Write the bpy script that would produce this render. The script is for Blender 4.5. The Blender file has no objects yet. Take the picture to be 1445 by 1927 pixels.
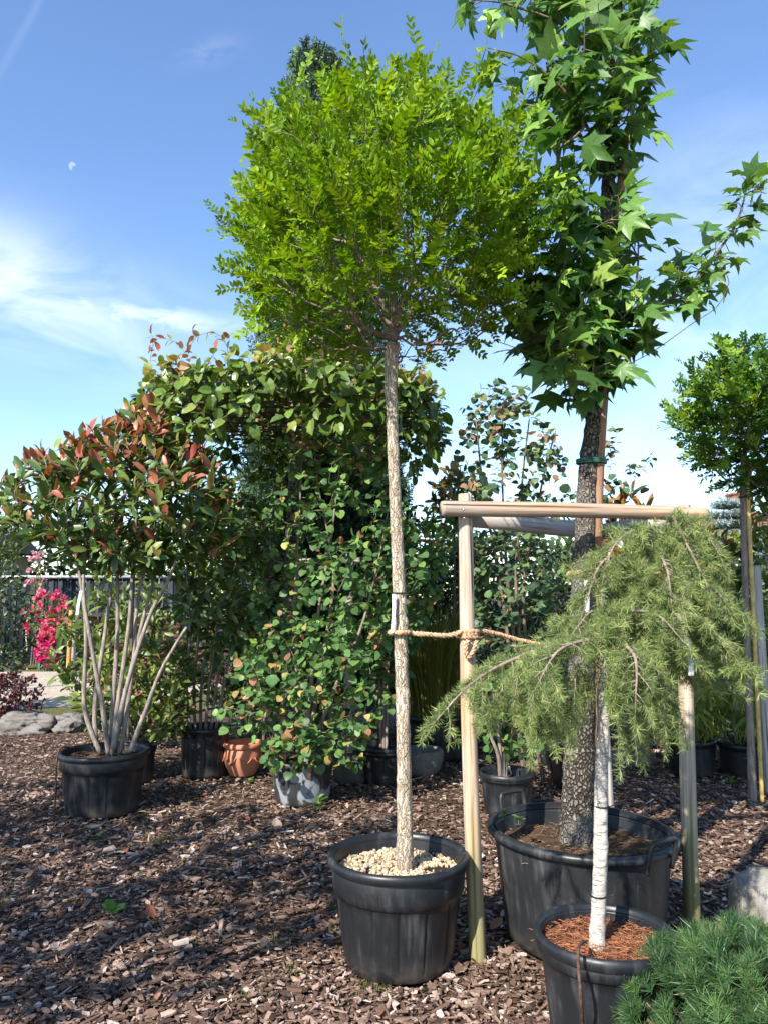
import bpy, math, random
import numpy as np
from mathutils import Vector, Matrix, noise as mnoise

# ------------------------------------------------------------------ camera, sky, sun, exposure
FPX = 1450.0; TILT = math.radians(6.3); EYE = 1.6
SUN_AZ = math.radians(215.0)      # clockwise from +Y (the way the camera looks): behind the camera, to the left
SUN_EL = math.radians(38.0)
SC = bpy.context.scene
COL = SC.collection

cam = bpy.data.cameras.new('camera'); camo = bpy.data.objects.new('camera', cam); COL.objects.link(camo)
cam.sensor_fit = 'VERTICAL'; cam.sensor_height = 24.0; cam.lens = FPX / 1927.0 * 24.0
cam.clip_start = 0.05; cam.clip_end = 2000.0
camo.location = (0, 0, EYE); camo.rotation_euler = (math.pi / 2 + TILT, 0, 0)
SC.camera = camo

SC.view_settings.view_transform = 'Standard'; SC.view_settings.look = 'None'
SC.view_settings.exposure = 1.05; SC.view_settings.gamma = 1.0; SC.view_settings.use_curve_mapping = False
SC.cycles.max_bounces = 8; SC.cycles.diffuse_bounces = 4; SC.cycles.transmission_bounces = 4
SC.cycles.transparent_max_bounces = 4; SC.cycles.use_denoising = True

sun = bpy.data.lights.new('sun', 'SUN'); suno = bpy.data.objects.new('sun', sun); COL.objects.link(suno)
sun.energy = 5.0; sun.angle = math.radians(0.5); sun.color = (1.0, 0.94, 0.85)
SDIR = Vector((math.sin(SUN_AZ) * math.cos(SUN_EL), math.cos(SUN_AZ) * math.cos(SUN_EL), math.sin(SUN_EL)))
suno.rotation_euler = (-SDIR).to_track_quat('-Z', 'Y').to_euler()
suno.location = SDIR * 30

world = bpy.data.worlds.new('World'); SC.world = world; world.use_nodes = True
WT = world.node_tree; WN = WT.nodes; WN.clear()

class G:
    """tiny node-expression helper"""
    def __init__(s, tree): s.t = tree
    def n(s, typ, **kw):
        nd = s.t.nodes.new(typ)
        for k, v in kw.items(): setattr(nd, k, v)
        return nd
    def put(s, sock, v):
        if isinstance(v, bpy.types.NodeSocket): s.t.links.new(v, sock)
        elif v is not None: sock.default_value = v
    def m(s, op, a, b=None, c=None, clamp=False):
        nd = s.n('ShaderNodeMath', operation=op, use_clamp=clamp)
        for i, v in enumerate((a, b, c)):
            if v is not None: s.put(nd.inputs[i], v)
        return nd.outputs[0]
    def noise(s, vec, scale, detail=4, rough=.55, dist=0.0, out=0):
        nd = s.n('ShaderNodeTexNoise'); s.put(nd.inputs['Vector'], vec)
        nd.inputs['Scale'].default_value = scale; nd.inputs['Detail'].default_value = detail
        nd.inputs['Roughness'].default_value = rough; nd.inputs['Distortion'].default_value = dist
        return nd.outputs[out]
    def map(s, vec, scale=(1, 1, 1), rot=(0, 0, 0), loc=(0, 0, 0)):
        nd = s.n('ShaderNodeMapping'); s.put(nd.inputs['Vector'], vec)
        nd.inputs['Scale'].default_value = scale; nd.inputs['Rotation'].default_value = rot; nd.inputs['Location'].default_value = loc
        return nd.outputs[0]
    def ramp(s, fac, stops, interp='LINEAR'):
        nd = s.n('ShaderNodeValToRGB'); s.put(nd.inputs[0], fac); cr = nd.color_ramp; cr.interpolation = interp
        while len(cr.elements) < len(stops): cr.elements.new(.5)
        for e, (p, c) in zip(cr.elements, stops):
            e.position = p; e.color = (*c, 1) if len(c) == 3 else c
        return nd.outputs[0]
    def mix(s, fac, a, b, blend='MIX'):
        nd = s.n('ShaderNodeMix', data_type='RGBA', blend_type=blend)
        s.put(nd.inputs[0], fac)
        for i, v in ((6, a), (7, b)):
            if isinstance(v, tuple) and len(v) == 3: v = (*v, 1)
            s.put(nd.inputs[i], v)
        return nd.outputs[2]
    def smooth(s, x, lo, hi):
        nd = s.n('ShaderNodeMapRange', interpolation_type='SMOOTHSTEP'); s.put(nd.inputs[0], x)
        nd.inputs[1].default_value = lo; nd.inputs[2].default_value = hi
        return nd.outputs[0]

def ray(x, y):
    u = (x - 722.5) / FPX; v = (963.5 - y) / FPX
    dy = math.cos(TILT) - v * math.sin(TILT); dz = math.sin(TILT) + v * math.cos(TILT)
    return u / dy, dz / dy
def at(x, y, d):
    a, b = ray(x, y); return Vector((a * d, d, EYE + b * d))
def gnd(x, y, z=0.0):
    a, b = ray(x, y); d = (z - EYE) / b; return Vector((a * d, d, z))
def azel(x, y):
    a, b = ray(x, y); return math.atan2(a, 1), math.atan2(b, math.hypot(a, 1))

def build_sky():
    g = G(WT)
    sky = g.n('ShaderNodeTexSky', sky_type='NISHITA', sun_disc=False)
    sky.sun_elevation = SUN_EL; sky.sun_rotation = SUN_AZ
    sky.air_density = 1.0; sky.dust_density = 0.15; sky.ozone_density = 2.6; sky.altitude = 100
    tc = g.n('ShaderNodeTexCoord').outputs['Generated']
    sp = g.n('ShaderNodeSeparateXYZ'); g.put(sp.inputs[0], tc); X, Y, Z = sp.outputs
    az = g.m('ARCTAN2', X, Y); el = g.m('ARCSINE', Z)
    zz = g.m('ADD', g.m('MAXIMUM', Z, 0.0), 0.12)
    cb = g.n('ShaderNodeCombineXYZ'); g.put(cb.inputs[0], g.m('DIVIDE', X, zz)); g.put(cb.inputs[1], g.m('DIVIDE', Y, zz))
    pl = cb.outputs[0]
    # thin streaky cirrus all over the sky
    n1 = g.noise(g.map(pl, (0.55, 1.5, 1), (0, 0, math.radians(12))), 1.15, 7, .6, .5)
    n2 = g.noise(pl, 0.42, 3, .5)
    cirrus = g.m('MULTIPLY', g.smooth(n1, .44, .80), g.smooth(n2, .40, .66))
    rip = g.noise(g.map(pl, (1, 1, 1), (0, 0, math.radians(35))), 5.5, 5, .6, .3)
    cirrus = g.m('MULTIPLY', cirrus, g.m('ADD', .55, g.m('MULTIPLY', rip, .8)))
    # a bright wisp, a feathered tail and a thin veil as they stand over the nursery
    wn = g.noise(g.map(tc, (1.2, 1.2, 2.6)), 4.2, 7, .58, .7)
    wfine = g.noise(g.map(tc, (1.5, 1.5, 4.0), (0, .5, 0)), 11.0, 6, .6, .6)
    def blob(px, py, sa, se, k=0.0):
        a0, e0 = azel(px, py)
        da = g.m('SUBTRACT', az, a0); de = g.m('SUBTRACT', g.m('SUBTRACT', el, e0), g.m('MULTIPLY', da, k))
        q = g.m('ADD', g.m('POWER', g.m('ABSOLUTE', g.m('DIVIDE', da, sa)), 2.0), g.m('POWER', g.m('ABSOLUTE', g.m('DIVIDE', de, se)), 2.0))
        return g.m('EXPONENT', g.m('MULTIPLY', q, -1.0))
    w1 = blob(10, 535, .19, .060, -.18); w2 = blob(240, 590, .13, .014, -.03); w3 = blob(1330, 520, .30, .15, .2); w4 = blob(1250, 800, .5, .05, .1)
    w5 = blob(395, 100, .035, .012, .3); w6 = blob(760, 840, .5, .035)
    wis = g.m('MULTIPLY', w1, g.smooth(wn, .26, .62))
    wis = g.m('MAXIMUM', wis, g.m('MULTIPLY', w2, g.smooth(wfine, .22, .6)))
    wis = g.m('MAXIMUM', wis, g.m('MULTIPLY', g.m('MULTIPLY', w3, .45), g.m('MULTIPLY', g.smooth(wn, .28, .66), g.m('ADD', .6, g.m('MULTIPLY', rip, .6)))))
    wis = g.m('MAXIMUM', wis, g.m('MULTIPLY', g.m('MULTIPLY', w4, .30), g.smooth(wfine, .3, .7)))
    wis = g.m('MAXIMUM', wis, g.m('MULTIPLY', g.m('MULTIPLY', w5, .16), g.smooth(wfine, .3, .6)))
    wis = g.m('MAXIMUM', wis, g.m('MULTIPLY', w6, .06))
    # old straight vapour trail, top left
    a0, e0 = azel(75, 0); a1, e1 = azel(12, 115)
    L = math.hypot(a1 - a0, e1 - e0); tx, ty = (a1 - a0) / L, (e1 - e0) / L
    da = g.m('SUBTRACT', az, a0); de = g.m('SUBTRACT', el, e0)
    perp = g.m('SUBTRACT', g.m('MULTIPLY', da, ty), g.m('MULTIPLY', de, tx))
    tr = g.m('EXPONENT', g.m('MULTIPLY', g.m('POWER', g.m('ABSOLUTE', g.m('DIVIDE', perp, .0045)), 2.0), -1.0))
    al = g.m('ADD', g.m('MULTIPLY', da, tx), g.m('MULTIPLY', de, ty))
    tr = g.m('MULTIPLY', g.m('MULTIPLY', tr, .07), g.m('SUBTRACT', 1.0, g.smooth(al, .02, .16)))
    cov = g.m('ADD', g.m('MULTIPLY', cirrus, .30), g.m('ADD', wis, tr), clamp=True)
    cov = g.m('MULTIPLY', cov, .80)
    # the pale day moon: a lit limb at upper left
    ma, me = azel(137, 313)
    dm = g.m('SQRT', g.m('ADD', g.m('POWER', g.m('ABSOLUTE', g.m('SUBTRACT', az, ma)), 2.0), g.m('POWER', g.m('ABSOLUTE', g.m('SUBTRACT', el, me)), 2.0)))
    dk = g.m('SQRT', g.m('ADD', g.m('POWER', g.m('ABSOLUTE', g.m('SUBTRACT', az, ma + .0034)), 2.0), g.m('POWER', g.m('ABSOLUTE', g.m('SUBTRACT', el, me - .0028)), 2.0)))
    moon = g.m('MULTIPLY', g.m('SUBTRACT', 1.0, g.smooth(dm, .0038, .0050)), g.smooth(dk, .0026, .0056))
    hs = g.n('ShaderNodeHueSaturation'); g.put(hs.inputs['Color'], sky.outputs[0])
    hs.inputs['Hue'].default_value = .504; hs.inputs['Saturation'].default_value = 1.08; hs.inputs['Value'].default_value = 1.1
    c = g.mix(cov, hs.outputs[0], (4.9, 5.4, 5.9))
    c = g.mix(g.m('MULTIPLY', moon, .20), c, (7.0, 7.2, 7.6))
    bg = g.n('ShaderNodeBackground'); g.put(bg.inputs[0], c); bg.inputs[1].default_value = 0.13
    out = g.n('ShaderNodeOutputWorld'); WT.links.new(bg.outputs[0], out.inputs[0])
build_sky()

# ------------------------------------------------------------------ helpers
rng = np.random.default_rng(11)
random.seed(5)
UP = np.array([0., 0., 1.])
def nrm(a):
    a = np.asarray(a, float); l = np.linalg.norm(a, axis=-1, keepdims=True); l[l < 1e-9] = 1; return a / l
def V3(p): return np.array([p[0], p[1], p[2]], float)

def tag(o, label=None, cat=None, group=None, kind=None):
    if label: o['label'] = label
    if cat: o['category'] = cat
    if group: o['group'] = group
    if kind: o['kind'] = kind
    return o
def thing(name, loc, label, cat, group=None):
    o = bpy.data.objects.new(name, None); COL.objects.link(o); o.location = loc; o.empty_display_size = .1
    return tag(o, label, cat, group)

class MB:
    def __init__(s): s.V = []; s.F = []; s.S = []; s.T = []; s.R = []; s.n = 0
    def add(s, V, faces, t=0.5, r=1.0):
        V = np.asarray(V, float).reshape(-1, 3)
        for f in faces:
            s.F.extend([i + s.n for i in f]); s.S.append(len(f))
        s.V.append(V); s.T.append(np.full(len(V), t)); s.R.append(np.full(len(V), r)); s.n += len(V)
        return s
    def add_arr(s, V, loops, sizes, t, r):
        s.F.extend((loops + s.n).tolist()); s.S.extend(sizes.tolist()); s.V.append(V); s.T.append(t); s.R.append(r); s.n += len(V)
    def build(s, name, mat, parent=None, smooth=True, org=None):
        me = bpy.data.meshes.new(name)
        V = np.concatenate(s.V) if s.V else np.zeros((0, 3))
        o0 = org if org is not None else (parent_origin(parent) if parent is not None else (0, 0, 0))
        V = V - np.array(o0)
        L = np.array(s.F, np.int32); S = np.array(s.S, np.int32)
        me.vertices.add(len(V)); me.vertices.foreach_set('co', V.astype(np.float32).ravel())
        me.loops.add(len(L)); me.loops.foreach_set('vertex_index', L)
        st = np.zeros(len(S), np.int32); st[1:] = np.cumsum(S)[:-1]
        me.polygons.add(len(S)); me.polygons.foreach_set('loop_start', st)
        a = me.attributes.new('t', 'FLOAT', 'POINT'); a.data.foreach_set('value', np.concatenate(s.T).astype(np.float32))
        a = me.attributes.new('r', 'FLOAT', 'POINT'); a.data.foreach_set('value', np.concatenate(s.R).astype(np.float32))
        me.update(calc_edges=True); me.validate()
        me.polygons.foreach_set('use_smooth', np.full(len(me.polygons), bool(smooth)))
        me.materials.append(mat)
        o = bpy.data.objects.new(name, me); COL.objects.link(o)
        if parent is not None: o.parent = parent
        elif org is not None: o.location = org
        return o
def parent_origin(p):
    v = Vector((0, 0, 0))
    while p is not None: v += p.location; p = p.parent
    return v
def single(name, mb, mat, label, cat, org, group=None, smooth=True, kind=None):
    return tag(mb.build(name, mat, None, smooth, org), label, cat, group, kind)

def frames(P):
    P = np.asarray(P, float); T = np.gradient(P, axis=0) if len(P) > 1 else np.array([UP]); T = nrm(T)
    a = np.array([1., 0, 0]) if abs(T[0][0]) < .8 else np.array([0, 1., 0])
    N = np.zeros_like(P); n = nrm(a - T[0] * a.dot(T[0]))
    for i in range(len(P)):
        n = n - T[i] * n.dot(T[i]); n = n / max(np.linalg.norm(n), 1e-9); N[i] = n
    return T, N, np.cross(T, N)
def tube(mb, P, R, sides=6, cap=True, disp=None, t=0.5, r=1.0):
    P = np.asarray(P, float); R = np.broadcast_to(np.asarray(R, float), (len(P),))
    T, N, B = frames(P); k = len(P)
    an = np.arange(sides) * 2 * math.pi / sides
    ring = np.cos(an)[None, :, None] * N[:, None, :] + np.sin(an)[None, :, None] * B[:, None, :]
    rr = np.repeat(R[:, None], sides, 1)
    if disp is not None:
        for i in range(k):
            for j in range(sides): rr[i, j] *= 1 + disp(i / (k - 1), an[j], P[i], ring[i, j])
    V = (P[:, None, :] + ring * rr[:, :, None]).reshape(-1, 3)
    i = np.arange(k - 1)[:, None] * sides; j = np.arange(sides)[None, :]; j2 = (j + 1) % sides
    q = np.stack([i + j, i + j2, i + sides + j2, i + sides + j], -1).reshape(-1)
    loops = q; sizes = np.full((k - 1) * sides, 4)
    if cap:
        loops = np.concatenate([loops, np.arange(sides)[::-1], (k - 1) * sides + np.arange(sides)]); sizes = np.concatenate([sizes, [sides, sides]])
    mb.add_arr(V, loops, sizes, np.full(len(V), float(t)), np.full(len(V), float(r)))
def resample(P, n):
    P = np.asarray([V3(p) for p in P]); d = np.concatenate([[0], np.cumsum(np.linalg.norm(np.diff(P, axis=0), axis=1))]); u = np.linspace(0, d[-1], n)
    # Catmull-Rom through the points
    out = []
    for x in u:
        i = min(max(np.searchsorted(d, x) - 1, 0), len(P) - 2); f = (x - d[i]) / max(d[i + 1] - d[i], 1e-9)
        p0 = P[max(i - 1, 0)]; p1 = P[i]; p2 = P[i + 1]; p3 = P[min(i + 2, len(P) - 1)]
        out.append(.5 * ((2 * p1) + (p2 - p0) * f + (2 * p0 - 5 * p1 + 4 * p2 - p3) * f * f + (3 * p1 - p0 - 3 * p2 + p3) * f ** 3))
    return np.array(out)
def lathe(mb, prof, c, seg=48, sx=1.0, sy=1.0, rot=0.0, wob=None, close=False):
    prof = np.asarray(prof, float); k = len(prof); an = np.arange(seg) * 2 * math.pi / seg
    ca, sa = np.cos(an), np.sin(an)
    r = prof[:, 0][:, None] * np.ones(seg)[None, :]
    if wob is not None: r = r * (1 + wob(an[None, :], prof[:, 1][:, None]))
    x = r * ca * sx; y = r * sa * sy
    X = x * math.cos(rot) - y * math.sin(rot); Y = x * math.sin(rot) + y * math.cos(rot)
    V = np.stack([X + c[0], Y + c[1], np.broadcast_to(prof[:, 1][:, None] + c[2], X.shape)], -1).reshape(-1, 3)
    i = np.arange(k - 1)[:, None] * seg; j = np.arange(seg)[None, :]; j2 = (j + 1) % seg
    q = np.stack([i + j, i + j2, i + seg + j2, i + seg + j], -1).reshape(-1)
    sizes = np.full((k - 1) * seg, 4)
    if close:
        q = np.concatenate([q, np.arange(seg)[::-1], (k - 1) * seg + np.arange(seg)]); sizes = np.concatenate([sizes, [seg, seg]])
    mb.add_arr(V, q, sizes, np.full(len(V), .5), np.ones(len(V)))
def box(mb, c, h, rz=0.0, t=.5, r=1.0):
    s = np.array([[x, y, z] for z in (-1, 1) for y in (-1, 1) for x in (-1, 1)], float) * np.array(h)
    cz, sz = math.cos(rz), math.sin(rz)
    V = np.stack([s[:, 0] * cz - s[:, 1] * sz, s[:, 0] * sz + s[:, 1] * cz, s[:, 2]], -1) + V3(c)
    mb.add(V, [(0, 2, 3, 1), (4, 5, 7, 6), (0, 1, 5, 4), (2, 6, 7, 3), (0, 4, 6, 2), (1, 3, 7, 5)], t, r)

# ------------------------------------------------------------------ materials
def new_mat(name):
    m = bpy.data.materials.new(name); m.use_nodes = True; m.node_tree.nodes.clear(); return m, G(m.node_tree)
def finish(m, g, shader):
    o = g.n('ShaderNodeOutputMaterial'); m.node_tree.links.new(shader, o.inputs[0]); return m
def bsdf(g, col, rough=.6, spec=.4, bump=None, bstr=.4, bdist=.01, metal=0.0):
    b = g.n('ShaderNodeBsdfPrincipled')
    if isinstance(col, tuple) and len(col) == 3: col = (*col, 1)
    g.put(b.inputs['Base Color'], col); g.put(b.inputs['Roughness'], rough); g.put(b.inputs['Specular IOR Level'], spec); b.inputs['Metallic'].default_value = metal
    if bump is not None:
        bp = g.n('ShaderNodeBump'); g.put(bp.inputs['Height'], bump); bp.inputs['Strength'].default_value = bstr; bp.inputs['Distance'].default_value = bdist
        g.t.links.new(bp.outputs[0], b.inputs['Normal'])
    return b.outputs[0]
def attr(g, name): return g.n('ShaderNodeAttribute', attribute_name=name).outputs['Fac']
def pos(g): return g.n('ShaderNodeNewGeometry').outputs['Position']
def obco(g): return g.n('ShaderNodeTexCoord').outputs['Object']

def leaf_mat(name, stops, transl=.3, rough=.5, spec=.35, tcol=(1.25, 1.2, .55)):
    m, g = new_mat(name)
    c = g.ramp(attr(g, 't'), stops)
    v = g.n('ShaderNodeCombineColor'); a = attr(g, 'r')
    for i in range(3): g.put(v.inputs[i], a)
    c = g.mix(1.0, c, v.outputs[0], 'MULTIPLY')
    nz = g.noise(pos(g), 60, 2); c = g.mix(.35, c, g.mix(1.0, c, g.ramp(nz, [(.3, (.55, .55, .55)), (.7, (1.4, 1.4, 1.4))]), 'MULTIPLY'))
    b = bsdf(g, c, rough, spec)
    tr = g.n('ShaderNodeBsdfTranslucent'); g.put(tr.inputs[0], g.mix(1.0, c, (*tcol, 1), 'MULTIPLY'))
    mx = g.n('ShaderNodeMixShader'); mx.inputs[0].default_value = transl
    g.t.links.new(b, mx.inputs[1]); g.t.links.new(tr.outputs[0], mx.inputs[2])
    return finish(m, g, mx.outputs[0])

def plate_bark(name, dark, light, scale=(46, 46, 24), bstr=1.0, bdist=.012, grey=None, cw=.28):
    m, g = new_mat(name); p = obco(g); d = g.noise(p, 18, 3, .6, 0, 1); w = g.mix(.12, g.map(p, scale), d, 'ADD')
    v = g.n('ShaderNodeTexVoronoi', feature='DISTANCE_TO_EDGE'); v.inputs['Scale'].default_value = 1.0; g.put(v.inputs['Vector'], g.map(g.mix(.05, p, d, 'ADD'), scale))
    c2 = g.n('ShaderNodeTexVoronoi'); c2.inputs['Scale'].default_value = 1.0; g.put(c2.inputs['Vector'], g.map(g.mix(.05, p, d, 'ADD'), scale))
    f = g.noise(p, 140, 4, .7); n = g.noise(p, 3.0, 3)
    crack = g.smooth(v.outputs['Distance'], .01, cw); c = g.mix(crack, dark, g.mix(g.m('ADD', g.m('MULTIPLY', f, .6), .1), tuple(x * .55 for x in light), light))
    sc = g.n('ShaderNodeSeparateColor'); g.put(sc.inputs[0], c2.outputs['Color']); c = g.mix(1.0, c, g.ramp(sc.outputs[0], [(0, (.62, .60, .58)), (1, (1.1, 1.1, 1.1))]), 'MULTIPLY')
    if grey: c = g.mix(g.m('MULTIPLY', g.smooth(n, .45, .62), .7), c, grey)
    return finish(m, g, bsdf(g, c, .92, .15, g.m('ADD', crack, g.m('MULTIPLY', f, .5)), bstr, bdist))
def bark_mat(name, dark, light, scale=(40, 40, 7), rough=.85, bstr=.6, bdist=.006, patches=None, lent=False):
    m, g = new_mat(name); p = obco(g)
    n = g.noise(g.map(p, scale), 1.0, 6, .65, .6)
    n2 = g.noise(p, 9, 3)
    c = g.ramp(n, [(.32, dark), (.62, light), (.8, tuple(min(1, x * 1.12) for x in light))])
    if patches: c = g.mix(g.smooth(n2, .5, .68), c, patches)
    if lent:
        l = g.noise(g.map(p, (18, 18, 150)), 1.0, 3, .6)
        c = g.mix(g.smooth(l, .56, .68), c, (.11, .085, .065))
    return finish(m, g, bsdf(g, c, rough, .2, n, bstr, bdist))

def simple_mat(name, col, rough=.6, spec=.4, var=.25, scale=20.0, bstr=.15, metal=0.0):
    m, g = new_mat(name); n = g.noise(obco(g), scale, 4)
    c = g.mix(g.smooth(n, .34, .66), tuple(x * (1 - var) for x in col), tuple(min(1, x * (1 + var)) for x in col))
    return finish(m, g, bsdf(g, c, rough, spec, n, bstr, .004, metal))

def plastic_mat(name, base=(.0105, .0118, .0138), dust=(.07, .074, .08), amount=1.0, blotch=None):
    m, g = new_mat(name); p = obco(g)
    st = g.noise(g.map(p, (22, 22, 2.2)), 1.0, 5, .6)           # rain streaks
    bl = g.noise(p, 5.5, 5, .6); fine = g.noise(p, 120, 3)
    f = g.m('MULTIPLY', g.smooth(st, .42, .75), g.smooth(bl, .38, .68))
    f = g.m('MULTIPLY', g.m('ADD', f, g.m('MULTIPLY', g.smooth(fine, .6, .75), .18)), amount * .75, clamp=True)
    c = g.mix(f, base, dust)
    # splashed earth along the foot
    sp = g.n('ShaderNodeSeparateXYZ'); g.put(sp.inputs[0], p)
    foot = g.m('MULTIPLY', g.m('SUBTRACT', 1.0, g.smooth(sp.outputs[2], .0, .13)), g.smooth(bl, .36, .6))
    c = g.mix(g.m('MULTIPLY', foot, .55), c, (.10, .085, .07))
    if blotch: c = g.mix(g.smooth(g.noise(p, 6.5, 4, .6, .8), .47, .56), c, blotch)
    rr = g.m('ADD', .40, g.m('MULTIPLY', f, .4))
    return finish(m, g, bsdf(g, c, rr, .45, g.m('ADD', bl, g.m('MULTIPLY', fine, .25)), .10, .006))
# ------------------------------------------------------------------ foliage library
def T_leaf(w=(.30, .5, .38), pet=.0, fold=.10, curl=-.12, tip=1.0):
    """one blade folded on its midrib, along +Y, facing +Z; optional petiole"""
    y = [pet, pet + (tip - pet) * .12, pet + (tip - pet) * .42, pet + (tip - pet) * .76, tip]
    z = [0, .01, curl * .15, curl * .5, curl]
    V = [(0, y[0], z[0])]
    for k in range(3):
        ww = w[k] * .5
        V += [(-ww, y[k + 1], z[k + 1] + fold * w[k]), (0, y[k + 1], z[k + 1]), (ww, y[k + 1], z[k + 1] + fold * w[k])]
    V.append((0, y[4], z[4]))
    F = [(0, 2, 1), (0, 3, 2), (1, 2, 5, 4), (2, 3, 6, 5), (4, 5, 8, 7), (5, 6, 9, 8), (7, 8, 10), (8, 9, 10)]
    if pet > .03:
        V += [(-.012, 0, 0), (.012, 0, 0)]; F.append((11, 12, 0))
    return np.array(V, float), F
def T_flat(w=.4, curl=-.1):
    V = np.array([(0, 0, 0), (-w / 2, .45, .04), (0, .45, -.02 + curl * .3), (w / 2, .45, .04), (0, 1, curl)], float)
    return V, [(0, 2, 1), (0, 3, 2), (1, 2, 4), (2, 3, 4)]
def T_star(droop=-.16, pet=.32, seed=0):
    """five-pointed sweetgum leaf on a petiole"""
    r = np.random.default_rng(seed); tips = [(90, 1.0), (38, .86), (-18, .55)]
    ctr = np.array((0, pet + .16, .03)); pts = []
    def pol(a, l, z): return (math.cos(math.radians(a)) * l, pet + .16 + math.sin(math.radians(a)) * l, z)
    right = []
    sc = .72
    for (a, l), (sa, sl) in zip(tips, [(64, .36), (10, .30), (-60, .2)]):
        l2 = l * sc * (1 + r.normal() * .06)
        right.append(pol(a - 0 if a == 90 else a + r.normal() * 3, l2, droop * l * 1.1))
        if a != 90: right[-1] = pol(a + r.normal() * 3, l2, droop * l + .03)
        right.append(pol(a - 17 if a != 90 else 74, l2 * .60, droop * .25 + .02))
        right.append(pol(sa, sl * sc * 1.35, -.01))
    left = [(-x, y + r.normal() * .02, z) for x, y, z in right[1:]]
    # wider shoulder before each tip
    ring = [right[0]] + right[1:] + [(0, pet, 0)] + left[::-1]
    V = [tuple(ctr)] + ring
    n = len(ring); F = [(0, 1 + (k + 1) % n, 1 + k) for k in range(n)]
    V += [(-.018, 0, 0), (.018, 0, 0)]; F.append((len(V) - 2, len(V) - 1, 1 + len(right)))
    return np.array(V, float), F
def join_T(parts):
    V = []; F = []; n = 0
    for v, f in parts:
        V.append(v); F += [tuple(i + n for i in q) for q in f]; n += len(v)
    return np.concatenate(V), F
def xf(T, pos, y, n, s):
    v, f = T; y = nrm(np.array(y, float)); x = nrm(np.cross(y, np.array(n, float))); z = np.cross(x, y)
    return np.array(pos) + s * (v[:, :1] * x + v[:, 1:2] * y + v[:, 2:3] * z), f
def T_pinnate(seed=0, pairs=6, lf=.30, w=.42, bend=-.12):
    """compound leaf: oval leaflets in pairs along a rachis of length 1"""
    r = np.random.default_rng(seed); parts = []; lt = T_leaf((w * .62, w, w * .70), 0, .10, -.08)
    lt = T_flat(w, -.06) if False else lt
    for k in range(pairs):
        u = .24 + .68 * k / (pairs - 1); zc = bend * u * u
        ll = lf * (1 - .35 * abs(u - .55)) * (1 + r.normal() * .07)
        for s in (-1, 1):
            parts.append(xf(lt, (0, u, zc), (s * .9, .45 + .3 * u + r.normal() * .10, .28 + r.normal() * .28), (r.normal() * .45 - s * .35, -.1 + r.normal() * .3, 1), ll))
    parts.append(xf(lt, (0, .93, bend), (r.normal() * .1, 1, -.05), (0, 0, 1), lf * .8))
    parts.append((np.array([(-.008, 0, 0), (.008, 0, 0), (0, .95, bend)], float), [(0, 1, 2)]))
    return join_T(parts)
def T_needles(seed=0, n=20, length=1.0, lo=15, hi=75, w=.035, stem=0.0, along=0.0, flat=1.0):
    """bunch of needles round +Y; with stem/along they are spread up a shoot"""
    r = np.random.default_rng(seed); V = []; F = []
    for k in range(n):
        ph = k * 2.39996 + r.normal() * .3; th = math.radians(lo + (hi - lo) * (r.random() ** .8)); u = along * (k + r.random()) / n
        d = np.array((math.sin(th) * math.cos(ph), math.cos(th), math.sin(th) * math.sin(ph) * flat)); d /= np.linalg.norm(d)
        s = np.cross(d, r.normal(size=3)); s /= np.linalg.norm(s)
        b = np.array((0, u, 0)); L = length * (.8 + .35 * r.random())
        i = len(V); V += [tuple(b - s * w * .5), tuple(b + s * w * .5), tuple(b + d * L * .7 + s * w * .42), tuple(b + d * L), tuple(b + d * L * .7 - s * w * .42)]
        F.append((i, i + 1, i + 2, i + 3, i + 4))
    if along:
        i = len(V); V += [(-.02, 0, 0), (.02, 0, 0), (0, along, 0), (0, 0, .02)]; F += [(i, i + 1, i + 2), (i, i + 2, i + 3)]
    return np.array(V, float), F

def vis_score(P):
    """distance from the camera, pushed back when outside the frame"""
    d = P - np.array([0, 0, EYE]); f = d[:, 1] * math.cos(TILT) + d[:, 2] * math.sin(TILT); f = np.maximum(f, .01)
    u = d[:, 0] / f; v = (d[:, 2] * math.cos(TILT) - d[:, 1] * math.sin(TILT)) / f
    out = (np.abs(u) > .49) | (np.abs(v) > .655)
    return np.linalg.norm(d, axis=1) + out * 100

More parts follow.
